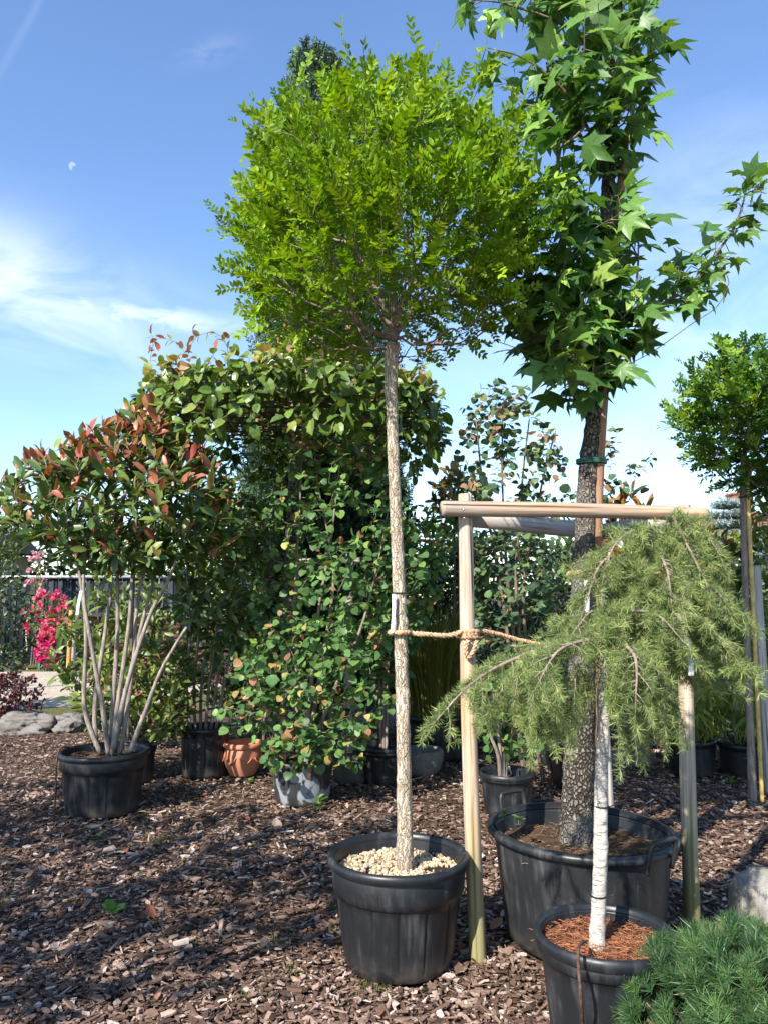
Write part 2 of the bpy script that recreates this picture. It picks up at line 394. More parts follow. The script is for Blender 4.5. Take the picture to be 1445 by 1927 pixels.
def foliage(root, templates, L, mat, n_parts=0, part='leaf', rest='foliage', smooth=False):
    """L: dict pos,y,n,s,t,r. The n_parts that show largest become objects of their own, the rest one stuff part."""
    P = np.asarray(L['pos'], float); N = len(P)
    Y = nrm(L['y']); X = nrm(np.cross(Y, L['n'])); Z = np.cross(X, Y); S = np.asarray(L['s'], float)
    t = np.clip(np.asarray(L['t'], float), 0, 1); r = np.asarray(L['r'], float)
    tid = rng.integers(0, len(templates), N); org = V3(parent_origin(root))
    pick = np.zeros(N, bool)
    if n_parts:
        sc = vis_score(P) + rng.random(N) * .45
        pick[np.argsort(sc)[:min(n_parts, N)]] = True
    # joined remainder
    mb = MB()
    for k, (tv, tf) in enumerate(templates):
        sel = np.where((tid == k) & ~pick)[0]
        if len(sel) == 0: continue
        fl = np.concatenate([np.array(f) for f in tf]); fs = np.array([len(f) for f in tf])
        V = P[sel][:, None] + S[sel][:, None, None] * (tv[None, :, :1] * X[sel][:, None] + tv[None, :, 1:2] * Y[sel][:, None] + tv[None, :, 2:3] * Z[sel][:, None])
        loops = (fl[None, :] + (np.arange(len(sel)) * len(tv))[:, None]).ravel()
        mb.add_arr(V.reshape(-1, 3), loops, np.tile(fs, len(sel)), np.repeat(t[sel], len(tv)), np.repeat(r[sel], len(tv)))
    if mb.n:
        o = mb.build(rest, mat, root, smooth); o['kind'] = 'stuff'
    if n_parts:
        cache = {}
        for i in np.where(pick)[0]:
            key = (int(tid[i]), int(round(t[i] * 6)), int(round(r[i] * 4)))
            if key not in cache:
                q = MB(); q.add(templates[key[0]][0], templates[key[0]][1], key[1] / 6, key[2] / 4)
                o = q.build(part, mat, None, smooth, (0, 0, 0)); cache[key] = o
            else:
                o = cache[key].copy(); COL.objects.link(o)
            o.parent = root
            M = Matrix(np.column_stack([X[i] * S[i], Y[i] * S[i], Z[i] * S[i]]).tolist()).to_4x4(); M.translation = Vector(P[i] - org)
            o.matrix_basis = M

# ---- branching
class Skel:
    def __init__(s): s.P = []; s.par = []; s.L = []; s.D = []; s.att = []; s.trunk = []
    def node(s, p, par, att=True, trunk=False):
        p = np.asarray(p, float); s.P.append(p); s.par.append(par); s.att.append(att); s.trunk.append(trunk)
        if par < 0: s.L.append(0.0); s.D.append(UP)
        else:
            d = p - s.P[par]; l = np.linalg.norm(d); s.L.append(s.L[par] + l); s.D.append(d / max(l, 1e-9))
        return len(s.P) - 1
    def line(s, pts, par=-1, att=False, trunk=True):
        ids = []
        for p in pts: par = s.node(p, par, att, trunk); ids.append(par)
        return ids
    def grow(s, A, bf=.35, step=.12, lift=.0, jit=.01, stiff=.4, key=None):
        A = np.asarray(A, float); root = s.P[[i for i in range(len(s.P)) if s.att[i]][0]]
        order = np.argsort(np.linalg.norm(A - root, axis=1) * (1 + .25 * rng.random(len(A)))) if key is None else np.argsort(key)
        paths = []
        for ai in order:
            p = A[ai]; P = np.array(s.P); att = np.array(s.att); d = np.linalg.norm(P - p, axis=1)
            c = d + bf * np.array(s.L); c[~att] = 1e9
            q = int(np.argmin(c)); n = max(2, int(math.ceil(d[q] / step))); dq = s.D[q]
            ctl = P[q] + (dq * stiff + UP * lift) * d[q] * .6 + (p - P[q]) * .25
            ids = [q]; cur = q
            for k in range(1, n + 1):
                u = k / n; pt = (1 - u) ** 2 * P[q] + 2 * u * (1 - u) * ctl + u * u * p
                if k < n: pt = pt + rng.normal(size=3) * jit
                cur = s.node(pt, cur); ids.append(cur)
            paths.append(ids)
        return paths
    def radii(s, tip, ex=2.4, cap=None):
        n = len(s.P); acc = np.zeros(n); kids = [[] for _ in range(n)]
        for i in range(n - 1, -1, -1):
            if acc[i] == 0: acc[i] = tip ** ex
            if s.par[i] >= 0: acc[s.par[i]] += acc[i]; kids[s.par[i]].append(i)
        R = acc ** (1 / ex)
        if cap: R = np.minimum(R, cap)
        s.R = R; s.kids = kids; return R
    def branches(s, root, mat, part='branch', minr=.0, most=40, sides=(7, 5, 3)):
        """each limb that leaves the trunk becomes one mesh with all it carries"""
        def collect(i0, mb):
            stack = [(s.par[i0], i0)]
            while stack:
                p, i = stack.pop(); ch = [p, i] if p >= 0 else [i]
                while s.kids[i]:
                    ks = sorted(s.kids[i], key=lambda k: -s.R[k]); 
                    for k in ks[1:]: stack.append((i, k))
                    i = ks[0]; ch.append(i)
                R = np.array([s.R[k] for k in ch]); R[0] = min(R[0], R[1] * 1.25) if len(R) > 1 else R[0]
                if R.max() < minr: continue
                sd = sides[0] if R.max() > .012 else (sides[1] if R.max() > .004 else sides[2])
                tube(mb, [s.P[k] for k in ch], R, sd, cap=False)
        starts = [i for i in range(len(s.P)) if s.par[i] >= 0 and not s.trunk[i] and s.trunk[s.par[i]]]
        starts.sort(key=lambda i: -s.R[i])
        for i in starts[:most]:
            mb = MB(); collect(i, mb)
            if mb.n: mb.build(part, mat, root, True)
        mb = MB()
        for i in starts[most:]: collect(i, mb)
        if mb.n: mb.build('twig', mat, root, True)['kind'] = 'stuff'

def in_poly(poly, x, y):
    poly = np.asarray(poly, float); c = np.zeros(len(x), bool); j = len(poly) - 1
    for i in range(len(poly)):
        xi, yi = poly[i]; xj, yj = poly[j]
        c ^= ((yi > y) != (yj > y)) & (x < (xj - xi) * (y - yi) / (yj - yi + 1e-12) + xi); j = i
    return c
def poly_pts(poly, n, d, T, bias=.0):
    """points in the volume whose outline, seen from the camera, is poly; T = half depth in metres"""
    poly = np.asarray(poly, float); lo, hi = poly.min(0), poly.max(0); out = []
    while len(out) < n:
        x = lo[0] + rng.random(n * 3) * (hi[0] - lo[0]); y = lo[1] + rng.random(n * 3) * (hi[1] - lo[1])
        k = in_poly(poly, x, y); out += list(zip(x[k], y[k]))
    out = np.array(out[:n]); e = np.full(n, 1e9)
    for i in range(len(poly)):
        a = poly[i - 1]; b = poly[i]; ab = b - a; u = np.clip(((out - a) @ ab) / (ab @ ab), 0, 1); e = np.minimum(e, np.linalg.norm(out - (a + u[:, None] * ab), axis=1))
    e = np.sqrt(np.clip(e / np.percentile(e, 92), .04, 1)); off = (rng.random(n) * 2 - 1 + bias) * T * e
    return np.array([V3(at(x, y, d + o)) for (x, y), o in zip(out, off)])
def ell_pts(c, r, n, shell=.5, zmin=-1.0):
    v = nrm(rng.normal(size=(n * 3, 3))); v = v[v[:, 2] > zmin][:n]
    rad = np.where(rng.random(len(v)) < shell, .82 + .18 * rng.random(len(v)), rng.random(len(v)) ** .45)
    lump = np.array([1 + .16 * mnoise.noise(Vector(q * 2.3) + Vector(c)) for q in v])
    return V3(c) + v * (rad * lump)[:, None] * np.array(r)

def along(sk, paths, length, spacing, spread=60, pitch=0, up=.0, grav=0.0, size=.06, sv=.2, jn=.35, offset=0.0, sun=.3, whorl=0):
    """leaves up the last `length` of each twig. spread: angle off the twig (deg)"""
    P = []; Y = []; N = []; S = []; U = []
    for ids in paths:
        pts = np.array([sk.P[i] for i in ids])[::-1]; seg = np.linalg.norm(np.diff(pts, axis=0), axis=1); cum = np.concatenate([[0], np.cumsum(seg)])
        L = min(length * (.7 + .6 * rng.random()), cum[-1]); n = max(1, int(L / spacing)); ph = rng.random() * 6.28
        for k in range(n + 1):
            x = min(L, k * spacing * (.8 + .4 * rng.random())); i = min(max(np.searchsorted(cum, x) - 1, 0), len(seg) - 1); f = (x - cum[i]) / max(seg[i], 1e-9)
            p = pts[i] * (1 - f) + pts[i + 1] * f; td = pts[i] - pts[i + 1]; td = td / max(np.linalg.norm(td), 1e-9)
            a = np.cross(td, UP); a = a / max(np.linalg.norm(a), 1e-6); b = np.cross(a, td)
            for w in range(max(1, whorl)):
                ph += 2.39996 if not whorl else 6.283 / whorl; q = a * math.cos(ph) + b * math.sin(ph)
                sp = math.radians(spread * (.75 + .5 * rng.random()) * (0.35 if k == 0 and not whorl else 1))
                y = td * math.cos(sp) + q * math.sin(sp) + UP * (up - grav) + rng.normal(size=3) * .12
                nn = td * .45 + UP * .55 + V3(SDIR) * sun - q * .1 + rng.normal(size=3) * jn
                if grav > .4: nn = q * .7 + UP * .45 + V3(SDIR) * sun + rng.normal(size=3) * jn
                P.append(p + q * offset); Y.append(y); N.append(nn); S.append(size * (1 + rng.normal() * sv)); U.append(x / max(length, 1e-6))
            if whorl: ph += .5
    S = np.clip(np.array(S), size * .35, size * 1.7)
    return dict(pos=np.array(P), y=np.array(Y), n=np.array(N), s=S, u=np.array(U), t=rng.random(len(P)), r=np.clip(1 + rng.normal(size=len(P)) * .18, .5, 1.5))

def trunk_mesh(pts, radii, sides, n, amp, fz=14.0, fa=3.0, knots=0, seed=0):
    """tapered stem with bark ridges and knots in the mesh itself"""
    P = resample(pts, n); R = np.interp(np.linspace(0, 1, n), np.linspace(0, 1, len(radii)), radii)
    r = np.random.default_rng(seed); kn = [(r.random() * .96, r.random() * 6.28, .10 + .16 * r.random()) for _ in range(knots)]
    Ltot = np.linalg.norm(np.diff(P, axis=0), axis=1).sum()
    def disp(u, a, p, q):
        h = mnoise.fractal(Vector((math.cos(a) * fa, math.sin(a) * fa, u * Ltot * fz + seed)), 1.0, 2.0, 3) * amp
        for ku, ka, kh in kn:
            dz = (u - ku) * Ltot / .022; da = ((a - ka + math.pi) % (2 * math.pi) - math.pi) / .55
            e = dz * dz + da * da
            if e < 6: h += kh * math.exp(-e)
        return h
    mb = MB(); tube(mb, P, R, sides, True, disp); return mb, P, R
# ------------------------------------------------------------------ ground
def ground_mat():
    m, g = new_mat('mulch_soil'); p = pos(g)
    v = g.n('ShaderNodeTexVoronoi'); v.inputs['Scale'].default_value = 42; g.put(v.inputs['Vector'], g.map(p, (1, 1.5, 1)))
    n = g.noise(p, 1.6, 4); c = g.ramp(v.outputs['Color'], [(.1, (.035, .022, .015)), (.5, (.085, .052, .035)), (.75, (.16, .105, .075)), (.95, (.30, .22, .18))])
    c = g.mix(g.smooth(n, .35, .65), g.mix(1.0, c, (.62, .58, .55), 'MULTIPLY'), c)
    return finish(m, g, bsdf(g, c, .9, .2, v.outputs['Distance'], .8, .02))
def noise_ground(name, stops, scale, bs=.5):
    m, g = new_mat(name); p = pos(g); n = g.noise(p, scale, 6, .7); b = g.noise(p, .8, 3)
    c = g.mix(g.m('MULTIPLY', b, .5), g.ramp(n, stops), g.ramp(n, [(q, tuple(x * .6 for x in cc)) for q, cc in stops]))
    return finish(m, g, bsdf(g, c, .95, .2, n, bs, .01))
def sheet(name, poly, z, mat, sub=None):
    mb = MB(); mb.add([(x, y, z) for x, y in poly], [tuple(range(len(poly)))])
    return tag(mb.build(name, mat, None, False), kind='structure')
GM = ground_mat()
def soil_h(x, y): return .022 * mnoise.noise(Vector((x * 1.1, y * 1.1, 3.3))) + .012 * mnoise.noise(Vector((x * 3.7, y * 3.7, 1.3)))
def build_ground():
    mb = MB(); xs = [-400, -60, -20, -9] + list(np.arange(-6, 6.01, .2)) + [9, 20, 60, 400]; ys = [-60, -20, -6] + list(np.arange(-2, 10.01, .2)) + [14, 25, 60, 400, 900]
    V = []
    for y in ys:
        for x in xs:
            V.append((x, y, soil_h(x, y) - .012 if abs(x) <= 5.9 and -1.9 < y < 9.9 else -.012))
    w = len(xs); F = [(j * w + i, j * w + i + 1, (j + 1) * w + i + 1, (j + 1) * w + i) for j in range(len(ys) - 1) for i in range(w - 1)]
    mb.add(V, F); tag(mb.build('ground', GM), kind='structure')
build_ground()
lawn_m = noise_ground('lawn_soil', [(.3, (.05, .055, .015)), (.55, (.12, .12, .04)), (.75, (.22, .19, .09))], 30)
grav_m = noise_ground('gravel', [(.3, (.20, .165, .12)), (.5, (.46, .39, .30)), (.72, (.64, .56, .45))], 24, .9)
sheet('lawn', [(-30, 9.6), (-2.9, 10.4), (-2.2, 12), (-2.4, 18.5), (-30, 18.5)], .016, lawn_m)
sheet('gravel_path', [(-30, 10.6), (-9, 11.0), (-5.2, 11.2), (-3.4, 11.8), (-2.9, 14), (-3.2, 16.6), (-12, 16.8), (-30, 17)], .022, grav_m)

# bark chips, grass blades, path stones: nobody could count them
def chip_templates():
    out = []
    for s in range(9):
        r = np.random.default_rng(40 + s); n = 5 + s % 3; an = np.sort((np.arange(n) + r.random(n) * .7) * 2 * math.pi / n)
        el = .34 + .3 * r.random(); pr = np.stack([np.cos(an) * .5 * (.8 + .4 * r.random(n)) * el, np.sin(an) * .5 * (.8 + .4 * r.random(n)), .10 + r.normal(size=n) * .04], -1)
        lo = pr.copy(); lo[:, 2] -= .12; lo[:, :2] *= .9
        out.append((np.concatenate([pr, lo]), [tuple(range(n))] + [(k, k + n, (k + 1) % n + n, (k + 1) % n) for k in range(n)]))
    for s in range(3):  # splinters
        r = np.random.default_rng(80 + s); w = .07 + .04 * s
        out.append((np.array([(-w, -.7, .06), (w, -.75, .05), (w * .8, .75, .09), (-w * .6, .7, .08), (-w, -.7, 0), (w, -.75, 0), (w * .8, .75, 0), (-w * .6, .7, 0)]), [(0, 1, 2, 3), (0, 4, 5, 1), (1, 5, 6, 2), (2, 6, 7, 3), (3, 7, 4, 0)]))
    return out
def scatter_ground(n, d0, d1, x0, x1, bias=1.0):
    d = d0 + (d1 - d0) * rng.random(n) ** bias; a = x0 + (x1 - x0) * rng.random(n); return a * d, d
POT_FOOT = []     # (x, y, r) filled below before the mulch is laid
def lay_mulch():
    N = 80000; x, y = scatter_ground(N, 2.75, 9.8, -.62, .62, 1.25)
    keep = np.ones(N, bool)
    for px, py, pr in POT_FOOT: keep &= (x - px) ** 2 + (y - py) ** 2 > (pr * .97) ** 2
    keep &= ~((x < -2.6) & (y > 9.3))
    x, y = x[keep], y[keep]; n = len(x); z = np.array([soil_h(a, b) for a, b in zip(x, y)]) - .012
    tl = rng.normal(size=(n, 3)) * np.array([.30, .30, 0]) + UP; an = rng.random(n) * 6.283
    patch = np.array([mnoise.noise(Vector((a * .9, b * .9, 7.7))) for a, b in zip(x, y)])
    t = np.clip(rng.beta(1.5, 2.6, n) + .12 * patch, 0, 1); s = np.clip(.026 * np.exp(rng.normal(size=n) * .45), .010, .075) * np.where(rng.random(n) < .04, 1.5, 1)
    L = dict(pos=np.stack([x, y, z + .004 + rng.random(n) * .022], -1), y=np.stack([np.cos(an), np.sin(an), rng.normal(size=n) * .22], -1), n=tl, s=s, t=t, r=np.clip(1 + rng.normal(size=n) * .2, .5, 1.6))
    m, g = new_mat('bark_chip')
    c = g.ramp(attr(g, 't'), [(0, (.042, .026, .019)), (.28, (.13, .080, .057)), (.48, (.235, .155, .115)), (.66, (.34, .25, .20)), (.84, (.50, .41, .36)), (1, (.68, .60, .54))])
    nz = g.noise(pos(g), 90, 3); c = g.mix(.6, c, g.mix(1.0, c, g.ramp(nz, [(.3, (.5, .5, .5)), (.7, (1.4, 1.35, 1.3))]), 'MULTIPLY'))
    finish(m, g, bsdf(g, c, .75, .3, nz, .5, .004))
    root = thing('bark_mulch', (0, 5, 0), None, None)
    foliage(root, chip_templates(), L, m, 0, rest='bark_chips')
    ch = root.children[0]; ch.parent = None; ch.location = (0, 5, 0); bpy.data.objects.remove(root)
    ch.name = 'bark_mulch'; tag(ch, 'brown and pinkish grey bark chips covering the ground', 'mulch', kind='stuff')

# ------------------------------------------------------------------ pots
PL = plastic_mat('black_plastic'); PLW = plastic_mat('dusty_plastic', (.017, .0185, .020), (.085, .088, .09), 1.2)
PLG = plastic_mat('worn_grey_plastic', (.022, .024, .027), (.12, .12, .12), 1.2, blotch=(.24, .25, .27))
def soil_mat(name, stops, sc=70):
    m, g = new_mat(name); p = pos(g); n = g.noise(p, sc, 5, .7); b = g.noise(p, 7, 3)
    c = g.mix(g.smooth(b, .4, .62), g.ramp(n, stops), g.ramp(n, [(q, tuple(x * .55 for x in cc)) for q, cc in stops]))
    return finish(m, g, bsdf(g, c, .95, .15, n, .9, .012))
SOIL_B = soil_mat('brown_soil', [(.3, (.045, .028, .018)), (.55, (.12, .075, .045)), (.75, (.22, .15, .09))])
SOIL_R = soil_mat('needle_litter_soil', [(.3, (.06, .03, .018)), (.5, (.17, .075, .040)), (.72, (.30, .15, .08))], 90)
SOIL_D = soil_mat('dark_soil', [(.3, (.025, .018, .012)), (.6, (.08, .055, .038)), (.8, (.20, .16, .12))])
def pot(px, py, wpx, d, label, ratio=.76, mat=None, soil=SOIL_D, lip=.042, band=.13, ribs=14, drop=.07, oval=1.0, rot=0.0, handles=(), seg=72, name='plant_pot', cat='plant pot', sinkf=.0, soil_parts=True, rimw=.035):
    mat = mat or PL; c = at(px, py, d); a, b = ray(px, py)
    depth = d * (math.cos(TILT) + b * math.sin(TILT)); R = wpx * .5 / FPX * depth; H = c.z
    root = thing(name, (c.x, c.y, 0), label, cat); base = (c.x, c.y, 0); Rb = R * ratio
    def rad(z): return Rb + (R * .925 - Rb) * (z / H)
    rw = rimw * (R / .32)
    zb = H * (1 - band / .45 * .5) if band else H
    prof = [(0.02, .006), (Rb * .93, .004), (Rb * .985, .014), (Rb, .04)] + [(rad(z), z) for z in np.linspace(.06, H - band, 9)]
    if band: prof += [(rad(H - band) + .013, H - band + .006), (rad(H - band + .03) + .014, H - band + .03)]
    prof += [(rad(H - lip) + (.010 if band else .0), H - lip)]
    prof += [(rad(H - lip) - .004, H - .02), (R - rw, H - .03), (R - rw - .004, H - .05), (rad(H - drop) - .016, H - drop - .03), (rad(H * .4) - .03, H * .5)]
    def wob(an, z):
        fl = np.clip((H - band - z) / .03, 0, 1) * np.clip((z - .03) / .05, 0, 1)
        k = np.abs(((an * ribs / (2 * math.pi)) % 1) - .5); groove = np.exp(-(k / .04) ** 2)
        return -.032 * fl * groove + .006 * fl * np.cos(an * ribs) + .006 * np.sin(an * 2 + px)
    mb = MB(); lathe(mb, prof, base, seg * (4 if ribs else 1), 1, oval, rot, wob); mb.build('body', mat, root)
    e = [(R - rw * .2, H - lip), (R, H - lip + .006), (R * 1.003, H - .014), (R - .006, H - .003), (R - rw * .45, H), (R - rw * .9, H - .006), (R - rw, H - .03), (R - rw * .9, H - lip)]
    e.append(e[0])
    mb = MB(); lathe(mb, e, base, seg, 1, oval, rot, lambda an, z: .006 * np.sin(an * 2 + px) + .0 * z); mb.build('rim', mat, root)
    # soil: a bumpy disc
    Rs = rad(H - drop) - .014; V = [(0, 0, 0)]; F = []; nr, ns = 9, 40
    for i in range(1, nr + 1):
        for j in range(ns): V.append((math.cos(j * 2 * math.pi / ns) * i / nr, math.sin(j * 2 * math.pi / ns) * i / nr, 0))
    V = np.array(V) * np.array([Rs, Rs * oval, 0]); cr, sr = math.cos(rot), math.sin(rot); V = np.stack([V[:, 0] * cr - V[:, 1] * sr + c.x, V[:, 0] * sr + V[:, 1] * cr + c.y, np.zeros(len(V))], -1)
    for k in range(len(V)): V[k, 2] = H - drop + .016 * mnoise.noise(Vector((V[k, 0] * 9, V[k, 1] * 9, px))) + .010 * mnoise.noise(Vector((V[k, 0] * 30, V[k, 1] * 30, px)))
    F = [(0, 1 + j, 1 + (j + 1) % ns) for j in range(ns)] + [(1 + (i - 1) * ns + j, 1 + i * ns + j, 1 + i * ns + (j + 1) % ns, 1 + (i - 1) * ns + (j + 1) % ns) for i in range(1, nr) for j in range(ns)]
    mb = MB(); mb.add(V, F); mb.build('soil', soil, root)
    for ha in handles:
        an = ha
        def on(aa, rr, z):
            x, y = math.cos(aa) * rr, math.sin(aa) * rr * oval; return (c.x + x * cr - y * sr, c.y + x * sr + y * cr, z)
        w = .085 / R; rr = R + .006
        pts = [on(an - w, rr * .985, H - .075), on(an - w, rr + .012, H - .01), on(an - w * .9, rr + .020, H + .045), on(an - w * .7, rr + .020, H + .058), on(an + w * .7, rr + .020, H + .058), on(an + w * .9, rr + .020, H + .045), on(an + w, rr + .012, H - .01), on(an + w, rr * .985, H - .075)]
        mb = MB(); tube(mb, resample(pts, 30), .011, 7); mb.build('handle', mat, root)
    POT_FOOT.append((c.x, c.y, Rb))
    root['rim_z'] = H; root['soil_z'] = H - drop; root['rad'] = R
    return root

P_glob = pot(749.5, 1603, 265, 3.6, 'black ribbed tub with pale pumice top dressing around a single straight trunk', ratio=.745, drop=.085, band=.155)
P_gum = pot(1090, 1555, 366, 3.83, 'very large black oval tub with loop handles and bare brown soil', ratio=.80, soil=SOIL_B, lip=.035, band=0, ribs=0, drop=.10, oval=.92, rot=math.radians(-58), handles=(0.0, math.pi), mat=PLW, rimw=.026)
P_ced = pot(1137, 1748, 266, 2.87, 'black pot with red needle litter and a rusty rod hooked over its rim', ratio=.74, soil=SOIL_R, drop=.055, band=.085, ribs=0, mat=PL)
P_pho = pot(197.5, 1410, 167, 6.0, 'black ribbed tub planted with the red-tipped many-stemmed shrub', ratio=.77, drop=.06, band=.13)
P_kat = pot(570, 1425, 125, 6.3, 'pale scuffed grey pot under the cascading heart-leaved shrub', ratio=.80, mat=PLG, band=.0, ribs=0, drop=.05)
P_kat2 = pot(722, 1400, 98, 6.95, 'black pot behind the slim pale trunk, beside the stone bowl', ratio=.82, band=.07, ribs=10)
P_katr = pot(953, 1450, 106, 5.9, 'small black pot behind the big oval tub with a gnarled many-stemmed shrub', ratio=.80, band=.06, ribs=10, soil=SOIL_D)
P_mid = pot(1084, 1408, 104, 6.75, 'black pot with leaf litter behind the grey-barked trunk', ratio=.82, band=.06, ribs=0)
P_pho2 = pot(387, 1365, 96, 7.2, 'black pot in deep shade next to the terracotta pot', ratio=.88, band=.05, ribs=12)
P_low = pot(258, 1402, 74, 6.95, 'dark pot half hidden behind the red-tipped shrub\'s tub', ratio=.84, band=.0, ribs=0)
P_grass = pot(822, 1342, 132, 8.0, 'wide black pot in deep shade under the tall grass clump', ratio=.85, band=.05, ribs=0)
P_bam1 = pot(1297, 1388, 92, 7.25, 'black pot of arching bamboo behind the weathered right post', ratio=.86, band=.05, ribs=0)
P_bam2 = pot(1402, 1395, 104, 7.2, 'black pot of arching bamboo beyond the boulder', ratio=.86, band=.05, ribs=0)

def pumice():
    root = P_glob; H = root['soil_z']; R = root['rad'] * .86; c = root.location
    m, g = new_mat('pumice'); col = g.ramp(attr(g, 't'), [(0, (.16, .10, .06)), (.35, (.36, .27, .17)), (1, (.58, .48, .34))]); n = g.noise(pos(g), 130, 3)
    finish(m, g, bsdf(g, col, .95, .1, n, .6, .004))
    ico = bpy.data.meshes.new('tmp'); import bmesh; bm = bmesh.new(); bmesh.ops.create_icosphere(bm, subdivisions=1, radius=.5); V = np.array([v.co[:] for v in bm.verts]); F = [tuple(v.index for v in f.verts) for f in bm.faces]; bm.free(); bpy.data.meshes.remove(ico)
    tmp = []
    for s in range(5):
        r = np.random.default_rng(s); tmp.append((V * (1 + r.normal(size=(len(V), 1)) * .13) * np.array([1, .85 + .3 * r.random(), .75]), F))
    n = 1500; a = rng.random(n) * 6.283; rr = R * np.sqrt(rng.random(n)); x = c.x + np.cos(a) * rr; y = c.y + np.sin(a) * rr
    k = np.array([mnoise.noise(Vector((p * 6, q * 6, 2.2))) for p, q in zip(x, y)]) > -.32; x, y = x[k], y[k]; n = len(x)
    L = dict(pos=np.stack([x, y, np.full(n, H) + .006 + rng.random(n) * .012], -1), y=rng.normal(size=(n, 3)), n=rng.normal(size=(n, 3)), s=.016 * np.exp(rng.normal(size=n) * .3), t=rng.random(n) ** .7, r=np.ones(n))
    foliage(root, tmp, L, m, 0, rest='pumice', smooth=False)
pumice()

# ------------------------------------------------------------------ timber frame round the sweetgum, stakes, ropes
def wood_mat(name, a, b, grey, green=.0):
    m, g = new_mat(name); p = obco(g)
    gr = g.noise(g.map(p, (34, 34, 1.6)), 1.0, 6, .6, .4); pt = g.noise(g.map(p, (5, 5, 1.2)), 1.0, 3)
    kn = g.noise(g.map(p, (9, 9, 5)), 1.0, 2, .5, 1.5); cr = g.noise(g.map(p, (60, 60, .9)), 1.0, 3, .5)
    c = g.mix(g.smooth(gr, .36, .64), a, b); c = g.mix(g.m('MULTIPLY', g.smooth(pt, .38, .58), .85), c, grey); c = g.mix(g.m('MULTIPLY', g.m('SUBTRACT', 1.0, g.smooth(g.noise(g.map(p, (95, 95, 2.2)), 1.0, 4, .6, .3), .34, .52)), .55), c, (.14, .085, .05))
    c = g.mix(g.smooth(kn, .70, .76), c, (.16, .08, .04)); c = g.mix(g.m('SUBTRACT', 1.0, g.smooth(cr, .36, .40)), c, (.05, .035, .025))
    if green:
        sp = g.n('ShaderNodeSeparateXYZ'); g.put(sp.inputs[0], p)
        f = g.m('MULTIPLY', g.m('SUBTRACT', 1.0, g.smooth(g.m('ADD', sp.outputs[2], g.m('MULTIPLY', pt, .5)), .35, 1.1)), green)
        c = g.mix(f, c, g.mix(gr, (.13, .13, .035), (.27, .25, .10)))
    return finish(m, g, bsdf(g, c, .8, .2, gr, .5, .004))
W_new = wood_mat('post_wood', (.34, .19, .10), (.56, .41, .27), (.46, .40, .33), .8)
W_beam = wood_mat('beam_wood', (.28, .17, .10), (.46, .33, .23), (.36, .30, .25), 0)
W_beam_h = W_beam
W_old = wood_mat('weathered_post_wood', (.30, .22, .15), (.48, .40, .30), (.33, .30, .26), .9)
W_grey = wood_mat('grey_wood', (.34, .29, .24), (.52, .47, .41), (.42, .39, .36), 0)
def log(p0, p1, r0, r1, n=40, sides=18, amp=.05, seed=0, bend=.0):
    p0, p1 = V3(p0), V3(p1); ax = p1 - p0; side = nrm(np.cross(ax, [0, 1, .3])); pts = [p0, p0 + ax * .5 + side * bend, p1]
    P = resample(pts, n); R = np.linspace(r0, r1, n)
    mb = MB(); tube(mb, P, R, sides, True, lambda u, a, p, q: amp * mnoise.fractal(Vector((math.cos(a) * 1.3, math.sin(a) * 1.3, u * 5 + seed)), 1, 2, 2) + .02 * mnoise.noise(Vector((math.cos(a) * 6, math.sin(a) * 6, u * 3 + seed))) - (.06 if u > .995 or u < .005 else 0))
    return mb
def along_axis(name, mb, mat, root, p0, p1):
    """build with the object's local Z along the log, so the grain runs with it"""
    o = mb.build(name, mat, None, True, tuple(p0)); z = (Vector(p1) - Vector(p0)).normalized(); q = Vector((0, 0, 1)).rotation_difference(z)
    M = q.to_matrix().to_4x4(); o.data.transform(M.inverted()); o.parent = root; o.matrix_basis = Matrix.Translation(Vector(p0) - parent_origin(root)) @ M
    return o
fr = thing('tree_support_frame', gnd(899, 1800), 'round timber post-and-rail support frame standing around the sweetgum tub', 'support frame')
LP0, LP1 = gnd(899, 1803), at(875, 930, 3.66); LP0.z = -.05
RP0, RP1 = gnd(1303, 1772), at(1287, 951, 3.86); RP0.z = -.05
BP0 = Vector((1.30, 4.62, -.05)); BP1 = Vector((1.28, 4.62, 2.06))
for p0, p1, m, s in ((LP0, LP1, W_new, 1), (RP0, RP1, W_old, 2), (BP0, BP1, W_grey, 3)):
    along_axis('post', log(p0, p1, .038, .034, 60, 20, .05, s, .012), m, fr, p0, p1)
b0, b1 = at(830, 957, 3.585), at(1328, 968, 3.79)
along_axis('rail', log(b0, b1, .038, .034, 50, 20, .05, 7, .006), W_beam_h, fr, b0, b1)
for p, q, s in ((LP1, BP1, 4), (BP1, RP1, 5)):
    p = Vector(p) + Vector((0, .06, 0)); q = Vector(q); dr = (q - p).normalized(); zz = at(1000, 986, 4.1).z
    p = p + dr * .0; a = Vector((p.x, p.y, zz)) + dr * .02; b = Vector((q.x, q.y, zz)) - dr * .03
    mb = MB(); n = Vector((-dr.y, dr.x, 0)).normalized(); pr = [(-.022, -.045), (.022, -.045), (.028, -.02), (.028, .02), (.022, .045), (-.022, .045)]
    V = [a + n * u + Vector((0, 0, v)) for u, v in pr] + [b + n * u + Vector((0, 0, v)) for u, v in pr]
    mb.add([tuple(v) for v in V], [(0, 1, 2, 3, 4, 5)[::-1], (6, 7, 8, 9, 10, 11)] + [(i, (i + 1) % 6, 6 + (i + 1) % 6, 6 + i) for i in range(6)])
    along_axis('rail', mb, W_grey, fr, a, b)
NAILM = simple_mat('galvanised_steel', (.45, .45, .45), .4, .5, .1, metal=.9)
for x, y, d in ((872, 959, 3.585), (1288, 969, 3.80), (873, 975, 3.585)):
    c = at(x, y, d - .036); mb = MB(); tube(mb, [V3(c), V3(c) + np.array([0, -.006, 0])], [.006, .005], 8); mb.build('screw', NAILM, fr)

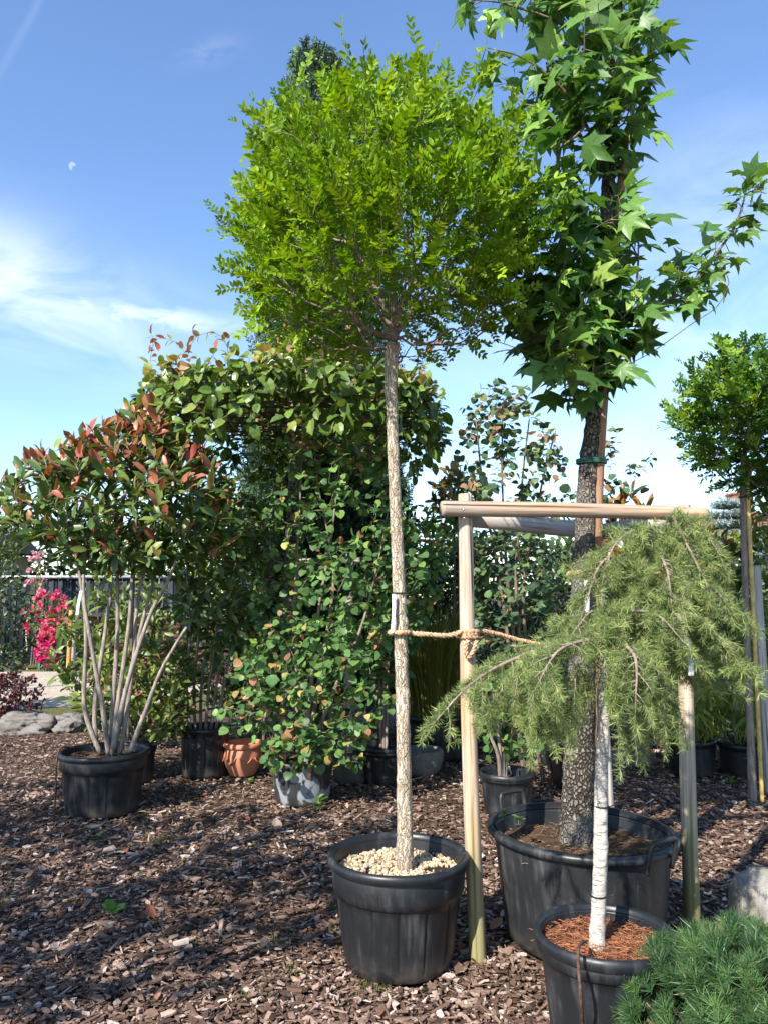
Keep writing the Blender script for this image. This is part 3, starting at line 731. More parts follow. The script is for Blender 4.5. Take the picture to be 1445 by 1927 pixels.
ROPE = simple_mat('coir_rope', (.46, .30, .18), .95, .1, .4, 90, .8)
def rope(pts, r=.0085, turns=22.0, n=260):
    P = resample(pts, n); T, N, B = frames(P); mb = MB(); L = np.linalg.norm(np.diff(P, axis=0), axis=1).sum()
    for k in range(3):
        ph = np.linspace(0, L * turns * 2 * math.pi, n) + k * 2.094
        tube(mb, P + (np.cos(ph)[:, None] * N + np.sin(ph)[:, None] * B) * r * .62, r * .58 * (1 + .12 * rng.normal(size=n)), 5)
    # loose fibres
    for _ in range(int(120 * L)):
        i = rng.integers(0, n); d = nrm(rng.normal(size=3)); tube(mb, [P[i], P[i] + d * .012, P[i] + d * (.014 + .014 * rng.random()) + T[i] * .01], .0006, 3, False)
    return mb
def ring_pts(c, r, n=24, turns=1.0, rise=0.0, ph=0.0, ys=1.0): return [(c[0] + math.cos(ph + u * turns * 6.283) * r, c[1] + math.sin(ph + u * turns * 6.283) * r * ys, c[2] + rise * u) for u in np.linspace(0, 1, n)]
tk = at(752, 1190, 3.6); ps = at(880, 1192, 3.655); gm = at(1010, 1212, 3.9); gum_r = at(1090, 1225, 3.9)
rp = ring_pts(tk, .044, 14, .8, 0, 1.2)[::-1] + [V3(at(790, 1193, 3.60)), V3(at(840, 1196, 3.61)), V3(at(866, 1190, 3.612))]
rp += ring_pts((ps.x, ps.y, ps.z + .012), .044, 40, 2.4, -.03, -2.2)
o = rope(rp, .0105, 20, 420)
tail = rope([V3(at(880, 1205, 3.60)), V3(at(876, 1222, 3.595)), V3(at(880, 1238, 3.60)), V3(at(890, 1225, 3.6)), V3(at(896, 1206, 3.605))], .009, 20, 90)
far = rope([V3(at(893, 1186, 3.69)), V3(at(930, 1192, 3.75)), V3(at(985, 1207, 3.83)), V3(at(1040, 1218, 3.87)), V3(gum_r)] + ring_pts((gum_r.x + .02, 3.93, gum_r.z), .066, 20, .9, 0, 3.4), .0105, 20, 300)
for e in (tail, far): o.F += [i + o.n for i in e.F]; o.S += e.S; o.V += e.V; o.T += e.T; o.R += e.R; o.n += e.n
single('coir_rope', o, ROPE, 'coarse brown coir rope knotted round the left post and tied to both trunks', 'rope', tuple(ps))
kk = at(1103, 1082, 3.87); o = rope(ring_pts((kk.x, kk.y + .04, kk.z), .085, 60, 2.2, .02, 0, .8) , .007, 24, 260)
single('coir_rope', o, ROPE, 'coarse brown coir rope lashing the grey trunk to its brown stake', 'rope', tuple(kk))

STK = bark_mat('stake_bark', (.16, .085, .05), (.36, .21, .13), (30, 30, 3), bstr=.5)
s0, s1 = at(1117, 1560, 3.93), at(1176, 255, 3.88); s0.z = .30
mb = MB(); P = resample([s0, at(1126, 900, 3.88), s1], 60); tube(mb, P, np.linspace(.030, .022, 60), 12, True, lambda u, a, p, q: .06 * mnoise.noise(Vector((math.cos(a) * 2, math.sin(a) * 2, u * 20))))
single('tree_stake', mb, STK, 'tall reddish-brown pole tied alongside the sweetgum trunk', 'stake', tuple(s0))
TIE = simple_mat('green_plastic_tie', (.02, .10, .07), .45, .4, .2)
for y, x, r, w in ((868, 1113, .075, 1), (715, 1128, .060, 1), (310, 1153, .052, 1)):
    c = at(x, y, 3.88); mb = MB()
    for k in range(3): tube(mb, ring_pts((c.x, c.y + .01, c.z + (k - 1) * .008), r, 24, 1, 0, 0, .75), .005, 5, False)
    single('tree_tie', mb, TIE, {868: 'dark green tie round trunk and stake just above the timber rail', 715: 'dark green tie round trunk and stake below the lowest sweetgum leaves', 310: 'dark green tie round trunk and stake high among the sweetgum leaves'}[y], 'tree tie', tuple(c), 'ties on the sweetgum stake')
WIRE = simple_mat('black_cable_tie', (.012, .012, .013), .4, .4, .1)
def cable(x, y, d, r, label, tail=.05):
    c = at(x, y, d); mb = MB(); tube(mb, ring_pts(c, r, 26), .0032, 5, False); tube(mb, [(c.x + r * .6, c.y - r * .8, c.z), (c.x + r + tail, c.y - r, c.z + tail * .45)], .002, 4)
    single('cable_tie', mb, WIRE, label, 'cable tie', tuple(c))
cable(1131, 1517, 2.87, .0245, 'thin black tie round the white trunk above the pot rim level of the oval tub'); cable(1125, 1685, 2.87, .0265, 'thin black tie with loose end low on the white trunk')
cable(753, 1116, 3.6, .035, 'thin dark tie holding the clear tag high on the slim pale trunk', .05)
cable(1095, 1480, 3.9, .068, 'dark wire tie low round the grey fissured trunk', .0)

RUST = simple_mat('rusty_iron', (.085, .045, .032), .8, .3, .4, 60, .5)
def hook_rod(pts, r, label):
    P = resample(pts, 60); mb = MB(); tube(mb, P, r, 7, True, lambda u, a, p, q: .05 * math.sin(u * 900)); single('iron_rod', mb, RUST, label, 'rod', tuple(P[-1]))
hook_rod([at(1100, 1772, 2.78), at(1093, 1775, 2.70), at(1088, 1786, 2.625), at(1087, 1810, 2.60), at(1094, 1900, 2.59), gnd(1100, 2000) ], .0055, 'rusty ribbed rod hooked over the rim of the front pot')
hook_rod([at(140, 1408, 5.9), at(120, 1406, 5.78), at(109, 1420, 5.72), at(106, 1470, 5.7), gnd(103, 1545)], .007, 'thin rusty rod leaning on the ribbed tub of the red-tipped shrub')
hook_rod([at(86, 1318, 10.0), at(84, 1314, 10.0), at(79, 1330, 10.0), gnd(70, 1373)], .008, 'thin bent wire stake standing by the flat rock')

# clear plastic tags
m_, g_ = new_mat('white_tag'); TAGM = finish(m_, g_, bsdf(g_, (.75, .76, .78), .35, .5))
def label_tag(pts, w, label):
    P = resample(pts, 14); mb = MB(); V = []
    for i, p in enumerate(P):
        V += [p + np.array([-w, 0, 0]), p + np.array([w, -.004, 0])]
    mb.add(V, [(2 * i, 2 * i + 1, 2 * i + 3, 2 * i + 2) for i in range(13)]); o = single('plant_tag', mb, TAGM, label, 'plant tag', tuple(P[0]))
    md = o.modifiers.new('thick', 'SOLIDIFY'); md.thickness = .001
label_tag([at(741, 1118, 3.55), at(741, 1150, 3.55), at(738, 1192, 3.55)], .008, 'pale plastic tag hanging on the slim straight trunk')
label_tag([at(1103, 1092, 3.80), at(1104, 1130, 3.79), at(1102, 1160, 3.79)], .011, 'white plastic tag hanging on the grey sweetgum trunk')
label_tag([at(1272, 1182, 2.72), at(1284, 1200, 2.72), at(1297, 1235, 2.72), at(1299, 1272, 2.72)], .009, 'white plastic tag hanging from the weeping cedar')
label_tag([at(154, 1112, 5.75), at(149, 1135, 5.75), at(146, 1158, 5.75)], .012, 'white plastic tag tied to a stem of the red-tipped shrub')

# ------------------------------------------------------------------ stone, terracotta
def stone_mat(name, a, b, lich=None):
    m, g = new_mat(name); p = obco(g); n = g.noise(p, 14, 6, .7); f = g.noise(p, 70, 4, .7); l = g.noise(p, 6, 4, .6, .5)
    c = g.mix(n, a, b); c = g.mix(g.m('MULTIPLY', g.smooth(f, .5, .65), .5), c, (.08, .075, .07))
    if lich: c = g.mix(g.smooth(l, .52, .62), c, lich)
    return finish(m, g, bsdf(g, c, .9, .2, g.m('ADD', n, f), .6, .012))
def rock(c, h, mat, label, seed, sub=4, name='boulder', amp=.18):
    import bmesh
    bm = bmesh.new(); bmesh.ops.create_icosphere(bm, subdivisions=sub, radius=1)
    V = np.array([v.co[:] for v in bm.verts]); F = [tuple(v.index for v in f.verts) for f in bm.faces]; bm.free()
    k = np.array([1 + amp * mnoise.fractal(Vector(v) * 1.3 + Vector((seed, 0, 0)), 1, 2, 5) for v in V]); V = V * k[:, None]
    V = V + nrm(V) * np.array([.05 * mnoise.fractal(Vector(v) * 5 + Vector((seed, 2, 0)), 1, 2, 4) for v in V])[:, None]; V = np.sign(V) * np.abs(V) ** .85 * np.array(h) + V3(c)
    mb = MB(); mb.add(V, F); return single(name, mb, mat, label, 'rock', (c[0], c[1], 0))
rock((1.93, 3.72, .10), (.31, .26, .27), stone_mat('granite', (.20, .185, .17), (.38, .36, .335), (.27, .255, .17)), 'rounded pale grey lichen-spotted boulder beside the dwarf pine', 3)
SLAB = stone_mat('slab_rock', (.10, .09, .08), (.28, .26, .235))
rock((-4.33, 9.55, .07), (.36, .26, .17), SLAB, 'flat-topped grey rock edging the mulch by the gravel', 9, 5, amp=.45)
rock((-3.85, 9.62, .06), (.22, .22, .13), SLAB, 'smaller rough grey rock at the end of the flat-topped rock', 14, 5, amp=.45)
rock((-3.2, 9.7, .03), (.30, .25, .16), SLAB, 'low rock half hidden behind the low glossy shrub', 24, 5, amp=.45)
DSTONE = stone_mat('dark_stone', (.05, .045, .04), (.15, .13, .11))
c = gnd(660, 1478); rock((c.x, c.y + .15, .10), (.15, .16, .14), DSTONE, 'dark rough stone between the grey pot and the black pot', 5, 3)
c = gnd(1020, 1440); rock((c.x + .05, c.y + .1, .06), (.18, .15, .11), stone_mat('mossy_stone', (.20, .17, .12), (.38, .33, .26), (.16, .17, .05)), 'low mossy stone behind the gnarled shrub\'s pot', 6, 3)
c = gnd(1190, 1445); rock((c.x, c.y + .2, .04), (.28, .16, .10), SLAB, 'low pale stone lying under the hanging cedar tips', 31, 3)
c = gnd(795, 1468); bc = (c.x, c.y + .22, 0)
mb = MB(); lathe(mb, [(.03, 0), (.13, .0), (.17, .05), (.20, .14), (.205, .20), (.195, .225), (.175, .225), (.165, .20), (.12, .12), (.02, .10)], bc, 40, wob=lambda an, z: .02 * np.sin(an * 3 + 20 * z) + .012 * np.sin(an * 7))
single('stone_bowl', mb, stone_mat('bowl_stone', (.10, .09, .08), (.26, .24, .21)), 'low round stone bowl on the mulch behind the slim trunk', 'bowl', bc)
def terracotta():
    m, g = new_mat('terracotta'); n = g.noise(obco(g), 8, 5); f = g.noise(obco(g), 60, 3)
    col = g.mix(n, (.40, .14, .075), (.56, .24, .14)); col = g.mix(g.m('MULTIPLY', g.smooth(f, .55, .7), .3), col, (.60, .42, .33)); finish(m, g, bsdf(g, col, .85, .2, f, .2, .004))
    c = gnd(452, 1466); c = Vector((c.x, c.y + .14, 0)); root = thing('terracotta_pot', c, 'round orange terracotta pot with moulded swags on the mulch', 'plant pot')
    prof = [(.02, .004), (.105, .004), (.115, .02), (.15, .09), (.172, .15), (.175, .19), (.165, .235), (.158, .25)]
    mb = MB(); lathe(mb, prof, c, 48, wob=lambda an, z: .012 * np.sin(an * 8) * np.exp(-((z - .12) / .06) ** 2)); mb.build('body', m, root)
    mb = MB(); lathe(mb, [(.158, .248), (.172, .252), (.180, .265), (.180, .288), (.170, .298), (.152, .296), (.148, .27), (.140, .20), (.05, .17), (.01, .17)], c, 48); mb.build('rim', m, root)
    for k in range(8):
        a = k * math.pi / 4 + .3; pts = []
        for u in np.linspace(0, 1, 9):
            aa = a + (u - .5) * .62; z = .185 - .05 * (1 - (2 * u - 1) ** 2); pts.append((c.x + math.cos(aa) * .181, c.y + math.sin(aa) * .181, z))
        mb = MB(); tube(mb, pts, [.004 + .005 * math.sin(u * math.pi) for u in np.linspace(0, 1, 9)], 6); mb.build('swag', m, root)
    POT_FOOT.append((c.x, c.y, .115))
terracotta()

# ------------------------------------------------------------------ background buildings
def fence():
    m = simple_mat('dark_cladding', (.014, .018, .026), .5, .4, .2, 4); cap = simple_mat('pale_metal_cap', (.35, .35, .34), .5, .4)
    root = thing('metal_fence', (-8.5, 19, 0), 'dark blue-grey fence of vertical metal boards behind the roses', 'fence')
    x = -12.6
    board = None
    while x < -4.6:
        if board is None:
            mb = MB(); box(mb, (x, 19, 1.03), (.105, .015, 1.03)); box(mb, (x, 18.975, 1.03), (.022, .014, 1.0)); board = mb.build('board', m, root); x0 = x
        else:
            o = board.copy(); COL.objects.link(o); o.parent = root; o.location = (x - x0, (.004 if int(x * 10) % 2 else 0), 0)
        x += .225
    mb = MB(); box(mb, (-8.6, 18.98, 2.09), (4.05, .07, .035)); mb.build('cap_rail', cap, root)
fence()
def shed():
    m = simple_mat('pale_boards', (.42, .33, .17), .8, .2, .2, 6); rm = simple_mat('shed_roof', (.14, .12, .11), .8, .2)
    root = thing('garden_shed', (-13.2, 23.5, 0), 'small pale yellow boarded shed rising behind the dark fence', 'shed'); plank = None
    for k in range(16):
        x = -15.4 + k * .25
        if plank is None: mb = MB(); box(mb, (x, 22, 1.5), (.118, .02, 1.5)); plank = mb.build('plank', m, root); x0 = x
        else: o = plank.copy(); COL.objects.link(o); o.parent = root; o.location = (x - x0, .006 * (k % 2), 0)
    mb = MB(); box(mb, (-13.5, 23.6, 1.45), (1.95, 1.5, 1.45)); mb.build('wall', m, root)
    mb = MB(); mb.add([(-15.8, 21.7, 2.95), (-11.2, 21.7, 2.95), (-11.2, 25.4, 2.95), (-15.8, 25.4, 2.95), (-15.8, 23.5, 3.7), (-11.2, 23.5, 3.7)], [(0, 1, 5, 4), (2, 3, 4, 5), (0, 4, 3), (1, 2, 5), (0, 3, 2, 1)]); mb.build('roof', rm, root, False)
shed()
def brick_wall():
    bm_ = simple_mat('red_brick', (.10, .042, .036), .9, .2, .3, 30, .4); mo = simple_mat('mortar', (.22, .17, .14), .95, .1)
    root = thing('brick_wall', (-4.2, 14.5, 0), 'low red brick wall glimpsed between the shrub stems', 'wall'); first = None
    mb = MB(); box(mb, (-3.9, 14.62, .62), (1.5, .10, .62)); mb.build('mortar', mo, root)
    for r in range(15):
        for k in range(12):
            x = -5.38 + k * .25 + (.125 if r % 2 else 0); z = .045 + r * .083
            if x > -2.5: continue
            if first is None: mb = MB(); box(mb, (x, 14.52, z), (.118, .05, .036)); first = mb.build('brick', bm_, root); f0 = (x, z)
            else: o = first.copy(); COL.objects.link(o); o.parent = root; o.location = (x - f0[0], random.uniform(-.006, .006), z - f0[1])
    mb = MB(); box(mb, (-3.95, 14.55, 1.275), (1.55, .2, .03)); mb.build('coping', mo, root)
brick_wall()
def house():
    wm = simple_mat('house_render', (.60, .56, .50), .9, .2, .1); rm = bark_mat('roof_tiles', (.10, .055, .045), (.20, .11, .085), (8, 8, 14), .9, .5, .02); br = simple_mat('chimney_brick', (.25, .12, .09), .9, .2, .3, 8); gl = simple_mat('window_glass', (.03, .035, .04), .1, .6, .1)
    x0, x1, y0, y1 = 15.2, 22.5, 39, 47; root = thing('house', ((x0 + x1) / 2, 43, 0), 'distant house with brown tiled roof and chimney behind the spruce', 'house')
    za = at(1340, 1008, 38.5).z; zr = at(1340, 966, 43).z
    mb = MB(); mb.add([(x0, y0, 0), (x1, y0, 0), (x1, y1, 0), (x0, y1, 0), (x0, y0, za), (x1, y0, za), (x1, y1, za), (x0, y1, za), (x0, 43, zr - .1), (x1, 43, zr - .1)], [(0, 1, 5, 4), (1, 2, 6, 9, 5), (2, 3, 7, 6), (3, 0, 4, 8, 7)]); mb.build('wall', wm, root, False)
    rows = 9; ov = .5; rf = None
    for side in (0, 1):
        ya, yb = (y0 - ov, 43) if side == 0 else (y1 + ov, 43); mb = MB(); sl = (zr - za) / (43 - y0); zl = za - ov * sl
        for k in range(rows):
            u0, u1 = k / rows, (k + 1) / rows; p = lambda u: (ya + (yb - ya) * u, zl + (zr - zl) * u)
            (a, b), (c, d) = p(u0), p(u1)
            mb.add([(x0 - .4, a, b + .07), (x1 + .4, a, b + .07), (x1 + .4, c, d + .02), (x0 - .4, c, d + .02), (x0 - .4, a, b - .01), (x1 + .4, a, b - .01)], [(0, 1, 2, 3), (4, 5, 1, 0)])
        rf = mb.build('roof', rm, root, False)
    cx = at(1392, 950, 43).x; zt = at(1392, 938, 43).z
    mb = MB(); box(mb, (cx, 43, (zr + zt) / 2 - .3), (.55, .45, (zt - zr) / 2 + .5)); box(mb, (cx, 43, zt + .22), (.62, .52, .05)); mb.build('chimney', br, root, False)
    for wx in (16.8, 19.2, 21.2):
        mb = MB(); box(mb, (wx, y0 - .01, za - 1.1), (.5, .03, .6)); w = mb.build('window', wm, root, False); mb = MB(); box(mb, (wx, y0 - .045, za - 1.1), (.43, .01, .53)); mb.build('pane', gl, w, False)
house()
# ------------------------------------------------------------------ plants
B_glob = plate_bark('pale_fissured_bark', (.40, .31, .22), (.76, .66, .51), (80, 80, 9), .9, .008, None, .15)
B_gum = plate_bark('grey_fissured_bark', (.040, .033, .027), (.36, .315, .26), (62, 62, 36), 1.0, .012, (.25, .23, .20))
B_white = bark_mat('white_flaky_bark', (.22, .19, .16), (.56, .52, .47), (30, 30, 60), .85, .6, .004, None, True)
B_tan = bark_mat('tan_twig_bark', (.12, .09, .07), (.30, .24, .19), (40, 40, 6))
B_dark = bark_mat('dark_twig_bark', (.06, .042, .032), (.20, .15, .115), (40, 40, 6))
B_pho = bark_mat('grey_brown_stem_bark', (.13, .105, .085), (.33, .285, .24), (50, 50, 12))

# --- globe tree: pinnate leaves on a straight pale trunk
def globe_tree():
    base = at(762, 1645, 3.6); root = thing('globe_tree', base, 'bright green round-headed tree with feathery leaves on a slim straight pale trunk', 'tree')
    pts = [at(x, y, 3.6) for x, y in ((763, 1700), (763, 1662), (761, 1500), (758, 1350), (754, 1200), (750, 1080), (742, 900), (738, 780), (736, 690), (740, 648))]
    mb, P, R = trunk_mesh(pts, [.038, .036, .032, .031, .030, .030, .028, .027, .028, .034], 22, 170, .12, 16, 2.2, 26, 4); mb.build('trunk', B_glob, root)
    sk = Skel(); ids = sk.line(P[::10]); top = V3(at(741, 640, 3.6)); f = sk.node(top, ids[-1], True, True)
    prof = [(2.80, .10), (2.87, .42), (2.96, .62), (3.08, .70), (3.30, .76), (3.55, .73), (3.72, .62), (3.86, .46), (3.98, .22)]
    zs, rs = zip(*prof); A = []; ax = V3(at(718, 380, 3.6))
    while len(A) < 820:
        z = 2.80 + rng.random() * 1.18; r = np.interp(z, zs, rs); a = rng.random() * 6.283
        lump = 1 + .10 * mnoise.noise(Vector((math.cos(a) * 1.6, math.sin(a) * 1.6, z * 1.8)))
        q = (.80 + .2 * rng.random()) if rng.random() < .62 else math.sqrt(rng.random())
        if rng.random() < r / .8: A.append((ax[0] * .6 + top[0] * .4 + math.cos(a) * r * q * lump * .92, 3.6 + math.sin(a) * r * q * lump * .92, z - .04 * q))
    for _ in range(130):      # this year's upright shoots standing out of the dome
        a = rng.random() * 6.283; z = 3.1 + .68 * rng.random() ** 1.3; r = np.interp(z, zs, rs) * (.60 + .40 * rng.random()); o = .05 + .09 * rng.random()
        A.append((ax[0] * .6 + top[0] * .4 + math.cos(a) * (r + o * .5), 3.6 + math.sin(a) * (r + o * .5), z + o))
    # the limbs first: a dozen ascending leaders
    lead = []
    for k in range(15):
        a = k * 2.39996; e = .10 + .40 * ((k * .618) % 1); lead.append(top + np.array([math.cos(a) * e, math.sin(a) * e, .52 + .35 * (1 - e) - .06 * (k % 3)]))
    sk.grow(lead, bf=.9, step=.06, lift=.05, jit=.008, stiff=.25)
    paths = sk.grow(A, bf=.50, step=.09, lift=.08, jit=.008, stiff=.5); sk.radii(.0019, 2.35, .018); sk.branches(root, B_tan, most=24)
    L = along(sk, paths, .34, .044, spread=48, up=.18, size=.155, sv=.2, jn=.55, sun=.5)
    ctr = np.array([ax[0], 3.6, 3.3]); out = nrm(L['pos'] - ctr); L['y'] = nrm(nrm(L['y']) + out * .45 + UP * .42)
    k = np.where(out[:, 2] < -.35)[0]; L['y'][k] -= UP * .30; bad = L['pos'][:, 2] < 2.84 + .10 * rng.random(len(L['s'])); L = {q: v[~bad] for q, v in L.items()}
    L['t'] = np.clip(.35 + .3 * rng.random(len(L['t'])) + .35 * (L['u'] < .25) * rng.random(len(L['t'])), 0, 1)
    m = leaf_mat('acid_green_leaf', [(0, (.050, .125, .005)), (.5, (.130, .250, .008)), (1, (.29, .42, .020))], .40, .5, .3, (1.35, 1.25, .4))
    foliage(root, [T_pinnate(s, 6 + s % 2, .225, .50) for s in range(6)], L, m, 300, 'leaf', 'foliage')
    return len(L['s'])
N_ = {}
N_['globe'] = globe_tree()

# --- sweetgum
def sweetgum():
    base = at(1085, 1560, 3.91); root = thing('sweetgum_tree', base, 'tall star-leaved sweetgum with grey fissured trunk in the big oval tub', 'tree')
    px = [(1083, 1610), (1084, 1560), (1087, 1480), (1092, 1300), (1097, 1100), (1105, 900), (1118, 780), (1128, 640), (1136, 480), (1146, 300), (1156, 120), (1166, -60)]
    pts = [at(x, y, 3.91 - .04 * i / 10) for i, (x, y) in enumerate(px)]
    mb, P, R = trunk_mesh(pts, [.085, .074, .063, .058, .050, .043, .040, .037, .034, .030, .025, .02], 26, 220, .13, 22, 3.2, 12, 9); mb.build('trunk', B_gum, root)
    sk = Skel(); ids = sk.line(P[::6]);
    for i in ids:
        if sk.P[i][2] > 2.35: sk.att[i] = True
    # bare curving limb and leafy limb on the right, small ones at left
    def limb(pxs, d0, d1):
        pp = resample([V3(at(x, y, d0 + (d1 - d0) * i / (len(pxs) - 1))) for i, (x, y) in enumerate(pxs)], 22)
        P_ = np.array(sk.P); tr = [i for i in range(len(sk.P)) if sk.trunk[i]]; q = min(tr, key=lambda i: np.linalg.norm(P_[i] - pp[0])); out = [q]
        cur = q
        for p in pp[1:]: cur = sk.node(p, cur, True); out.append(cur)
        return out
    l1 = limb([(1132, 770), (1165, 700), (1230, 660), (1300, 610), (1350, 575), (1371, 530), (1366, 515)], 3.86, 3.75)
    l2 = limb([(1128, 760), (1170, 690), (1215, 625), (1250, 570), (1300, 540), (1345, 480), (1385, 420), (1405, 350)], 3.88, 3.95)
    l3 = limb([(1110, 800), (1080, 740), (1050, 680), (1015, 670), (970, 655), (928, 640)], 3.9, 3.7)
    l4 = limb([(1118, 760), (1085, 640), (1060, 480), (1050, 320), (1040, 200)], 3.9, 3.75)
    l5 = limb([(1140, 330), (1110, 250), (1060, 170), (985, 110), (915, 90)], 3.9, 3.6)
    l6 = limb([(1128, 640), (1190, 560), (1200, 420), (1185, 330)], 3.9, 3.75)
    l7 = limb([(1150, 160), (1080, 60), (960, 10), (885, 0)], 3.88, 3.7)
    mass = [((985, 345), (1090, 300), (1130, 430), (1120, 620), (1160, 700), (1110, 760), (1030, 730), (1000, 640), (965, 560), (985, 440)),
            ((1030, -60), (1225, -60), (1230, 120), (1205, 260), (1150, 300), (1080, 300), (1040, 200), (1020, 60)),
            ((1110, 250), (1175, 260), (1205, 430), (1170, 480), (1120, 420)),
            ((1130, 480), (1215, 520), (1240, 580), (1200, 640), (1140, 640)),
            ((960, 560), (1010, 570), (1020, 650), (990, 640), (950, 610)), ((1100, 600), (1190, 620), (1170, 700), (1105, 720)),
            ((900, 90), (1000, 100), (1060, 200), (1020, 260), (960, 190), (905, 150)), ((870, -50), (1050, -50), (1010, 60), (960, 40), (880, 10))]
    A = []
    for poly, n, T in zip(mass, (165, 130, 30, 30, 10, 26, 20, 22), (.42, .45, .3, .25, .2, .3, .2, .25)): A.append(poly_pts(poly, n, 3.82, T))
    A = np.concatenate(A)
    paths = sk.grow(A, bf=.18, step=.10, lift=.12, jit=.012, stiff=.5)
    tips = [l2[-14:], l2[-10:], l2[-6:], l7[-14:], l5[-14:], l4[-16:], l6[-14:], l3[-9:-4]]
    # small leafy spurs on the right-hand limb
    sp = []
    for i in l2[9:]:
        for _ in range(2): sp.append(sk.P[i] + rng.normal(size=3) * .05 + np.array([.02, -.02, .05]))
    paths2 = sk.grow(np.array(sp), bf=0, step=.05, jit=.003) + sk.grow(poly_pts(((1210, 520), (1330, 480), (1370, 540), (1300, 600), (1220, 580)), 16, 3.9, .15), bf=.0, step=.06)
    sk.radii(.0026, 2.3, .03); sk.branches(root, B_dark, most=40)
    L = along(sk, paths, .22, .072, spread=70, grav=.55, size=.150, sv=.24, jn=.30, offset=.008, sun=.95)
    L2 = along(sk, paths2 + tips, .12, .06, spread=65, grav=.45, size=.118, sv=.2, jn=.3, sun=.9)
    L = {k: np.concatenate([L[k], L2[k]]) for k in L}
    m = leaf_mat('sweetgum_leaf', [(0, (.045, .115, .028)), (.5, (.09, .185, .042)), (.85, (.14, .26, .055)), (1, (.26, .38, .08))], .36, .42, .4, (1.3, 1.3, .5))
    foliage(root, [T_star(-.05 - .05 * s, .30, s) for s in range(5)], L, m, 300, 'leaf', 'foliage', True); return len(L['s'])
N_['gum'] = sweetgum()

# --- leafy shrubs and trees from outlines
def shrub(name, label, cat, base, stems, polys, leaf, mat, bark, n_parts=0, stem_r=.012, bf=.25, tip=.0016, step=.12, group=None, along_kw={}, tint=None, lift=.05, att_z=None, stem_mat=None, most=30, stiff=.45, jit=.012):
    """stems: list of polylines (world). polys: list of (outline px, n twigs, distance, half depth) or arrays of points"""
    root = thing(name, base, label, cat, group); sk = Skel(); first = True
    for st in stems:
        P = resample(st, 26); R = np.linspace(stem_r, stem_r * .55, 26) if np.isscalar(stem_r) else np.interp(np.linspace(0, 1, 26), np.linspace(0, 1, len(stem_r)), stem_r)
        mb = MB(); ph = rng.random() * 99
        tube(mb, P, R, 9, True, lambda u, a, p, q: .10 * mnoise.noise(Vector((math.cos(a), math.sin(a), u * 14 + ph)))); mb.build('stem' if len(stems) > 1 else 'trunk', stem_mat or bark, root)
        ids = sk.line(P)
        for i in ids:
            zl = att_z if att_z is not None else P[0][2] + (P[-1][2] - P[0][2]) * .45
            if sk.P[i][2] > zl: sk.att[i] = True
    A = np.concatenate([poly_pts(*p) if isinstance(p, tuple) else p for p in polys])
    paths = sk.grow(A, bf=bf, step=step, lift=lift, jit=jit, stiff=stiff); sk.radii(tip, 2.4, .7 * (stem_r if np.isscalar(stem_r) else stem_r[-1]) + .004); sk.branches(root, bark, most=most)
    L = along(sk, paths, **along_kw)
    if tint: tint(L)
    foliage(root, leaf, L, mat, n_parts, smooth=True); N_[name] = N_.get(name, 0) + len(L['s']); return root

M_pho = leaf_mat('photinia_leaf', [(0, (.030, .070, .018)), (.35, (.075, .14, .028)), (.60, (.19, .22, .05)), (.74, (.30, .15, .065)), (.88, (.34, .10, .06)), (1, (.40, .06, .055))], .24, .40, .5)
LF_pho = [T_leaf((.20, .36, .33), .06, .16, -.10 - .08 * s) for s in range(3)]
def red_tips(zc, amp=1.0):
    def f(L):
        n = len(L['s']); tip = L['u'] < .22
        lump = np.array([mnoise.noise(Vector(p * 2.0)) for p in L['pos']])
        up = np.clip((L['pos'][:, 2] - zc) / .9 + .25 * lump, 0, 1)
        red = tip & (rng.random(n) < .18 * amp + .85 * up * amp)
        L['t'] = np.where(red, .70 + .24 * rng.random(n), .12 + .46 * rng.random(n) ** 1.3)
        L['y'] = np.where(red[:, None], nrm(L['y']) + UP * .8, L['y'])
    return f
def stems_px(root_px, d, tops):
    b = at(*root_px, d); out = []
    for i, t in enumerate(tops):
        pts = []
        for j, (x, y, dd) in enumerate(t): pts.append(at(x, y, d + dd))
        out.append(pts)
    return out
pst = [[(190, 1418, .05), (160, 1330, .02), (163, 1200, 0), (152, 1090, 0), (130, 990, 0)], [(205, 1420, 0), (195, 1340, -.05), (172, 1210, -.1), (158, 1110, -.12), (165, 1000, -.1)],
       [(208, 1420, .03), (213, 1330, .03), (222, 1190, .05), (222, 1080, .05), (235, 930, .1)], [(212, 1420, 0), (222, 1330, -.02), (243, 1180, -.05), (250, 1080, -.1), (262, 900, -.1)],
       [(215, 1415, .06), (232, 1330, .08), (262, 1200, .12), (285, 1110, .15), (330, 960, .2)], [(214, 1410, -.04), (240, 1290, -.08), (282, 1160, -.12), (318, 1090, -.16), (370, 960, -.2)],
       [(225, 1420, .02), (238, 1350, .0), (252, 1240, .0), (260, 1130, .02), (290, 960, .1)], [(182, 1405, .12), (180, 1320, .15), (200, 1180, .2), (210, 1080, .25), (190, 930, .3)],
       [(245, 1415, -.05), (272, 1345, -.1), (300, 1270, -.16), (330, 1215, -.2), (352, 1180, -.2)]]
crown = [((-6, 930), (50, 870), (150, 830), (180, 800), (250, 800), (330, 815), (400, 860), (450, 930), (470, 1010), (420, 1060), (320, 1050), (250, 1070), (180, 1060), (110, 1030), (60, 1020), (20, 985)),
         ((225, 830), (245, 775), (280, 750), (300, 800), (320, 850)), ((110, 1010), (330, 1010), (300, 1075), (200, 1085), (130, 1060))]
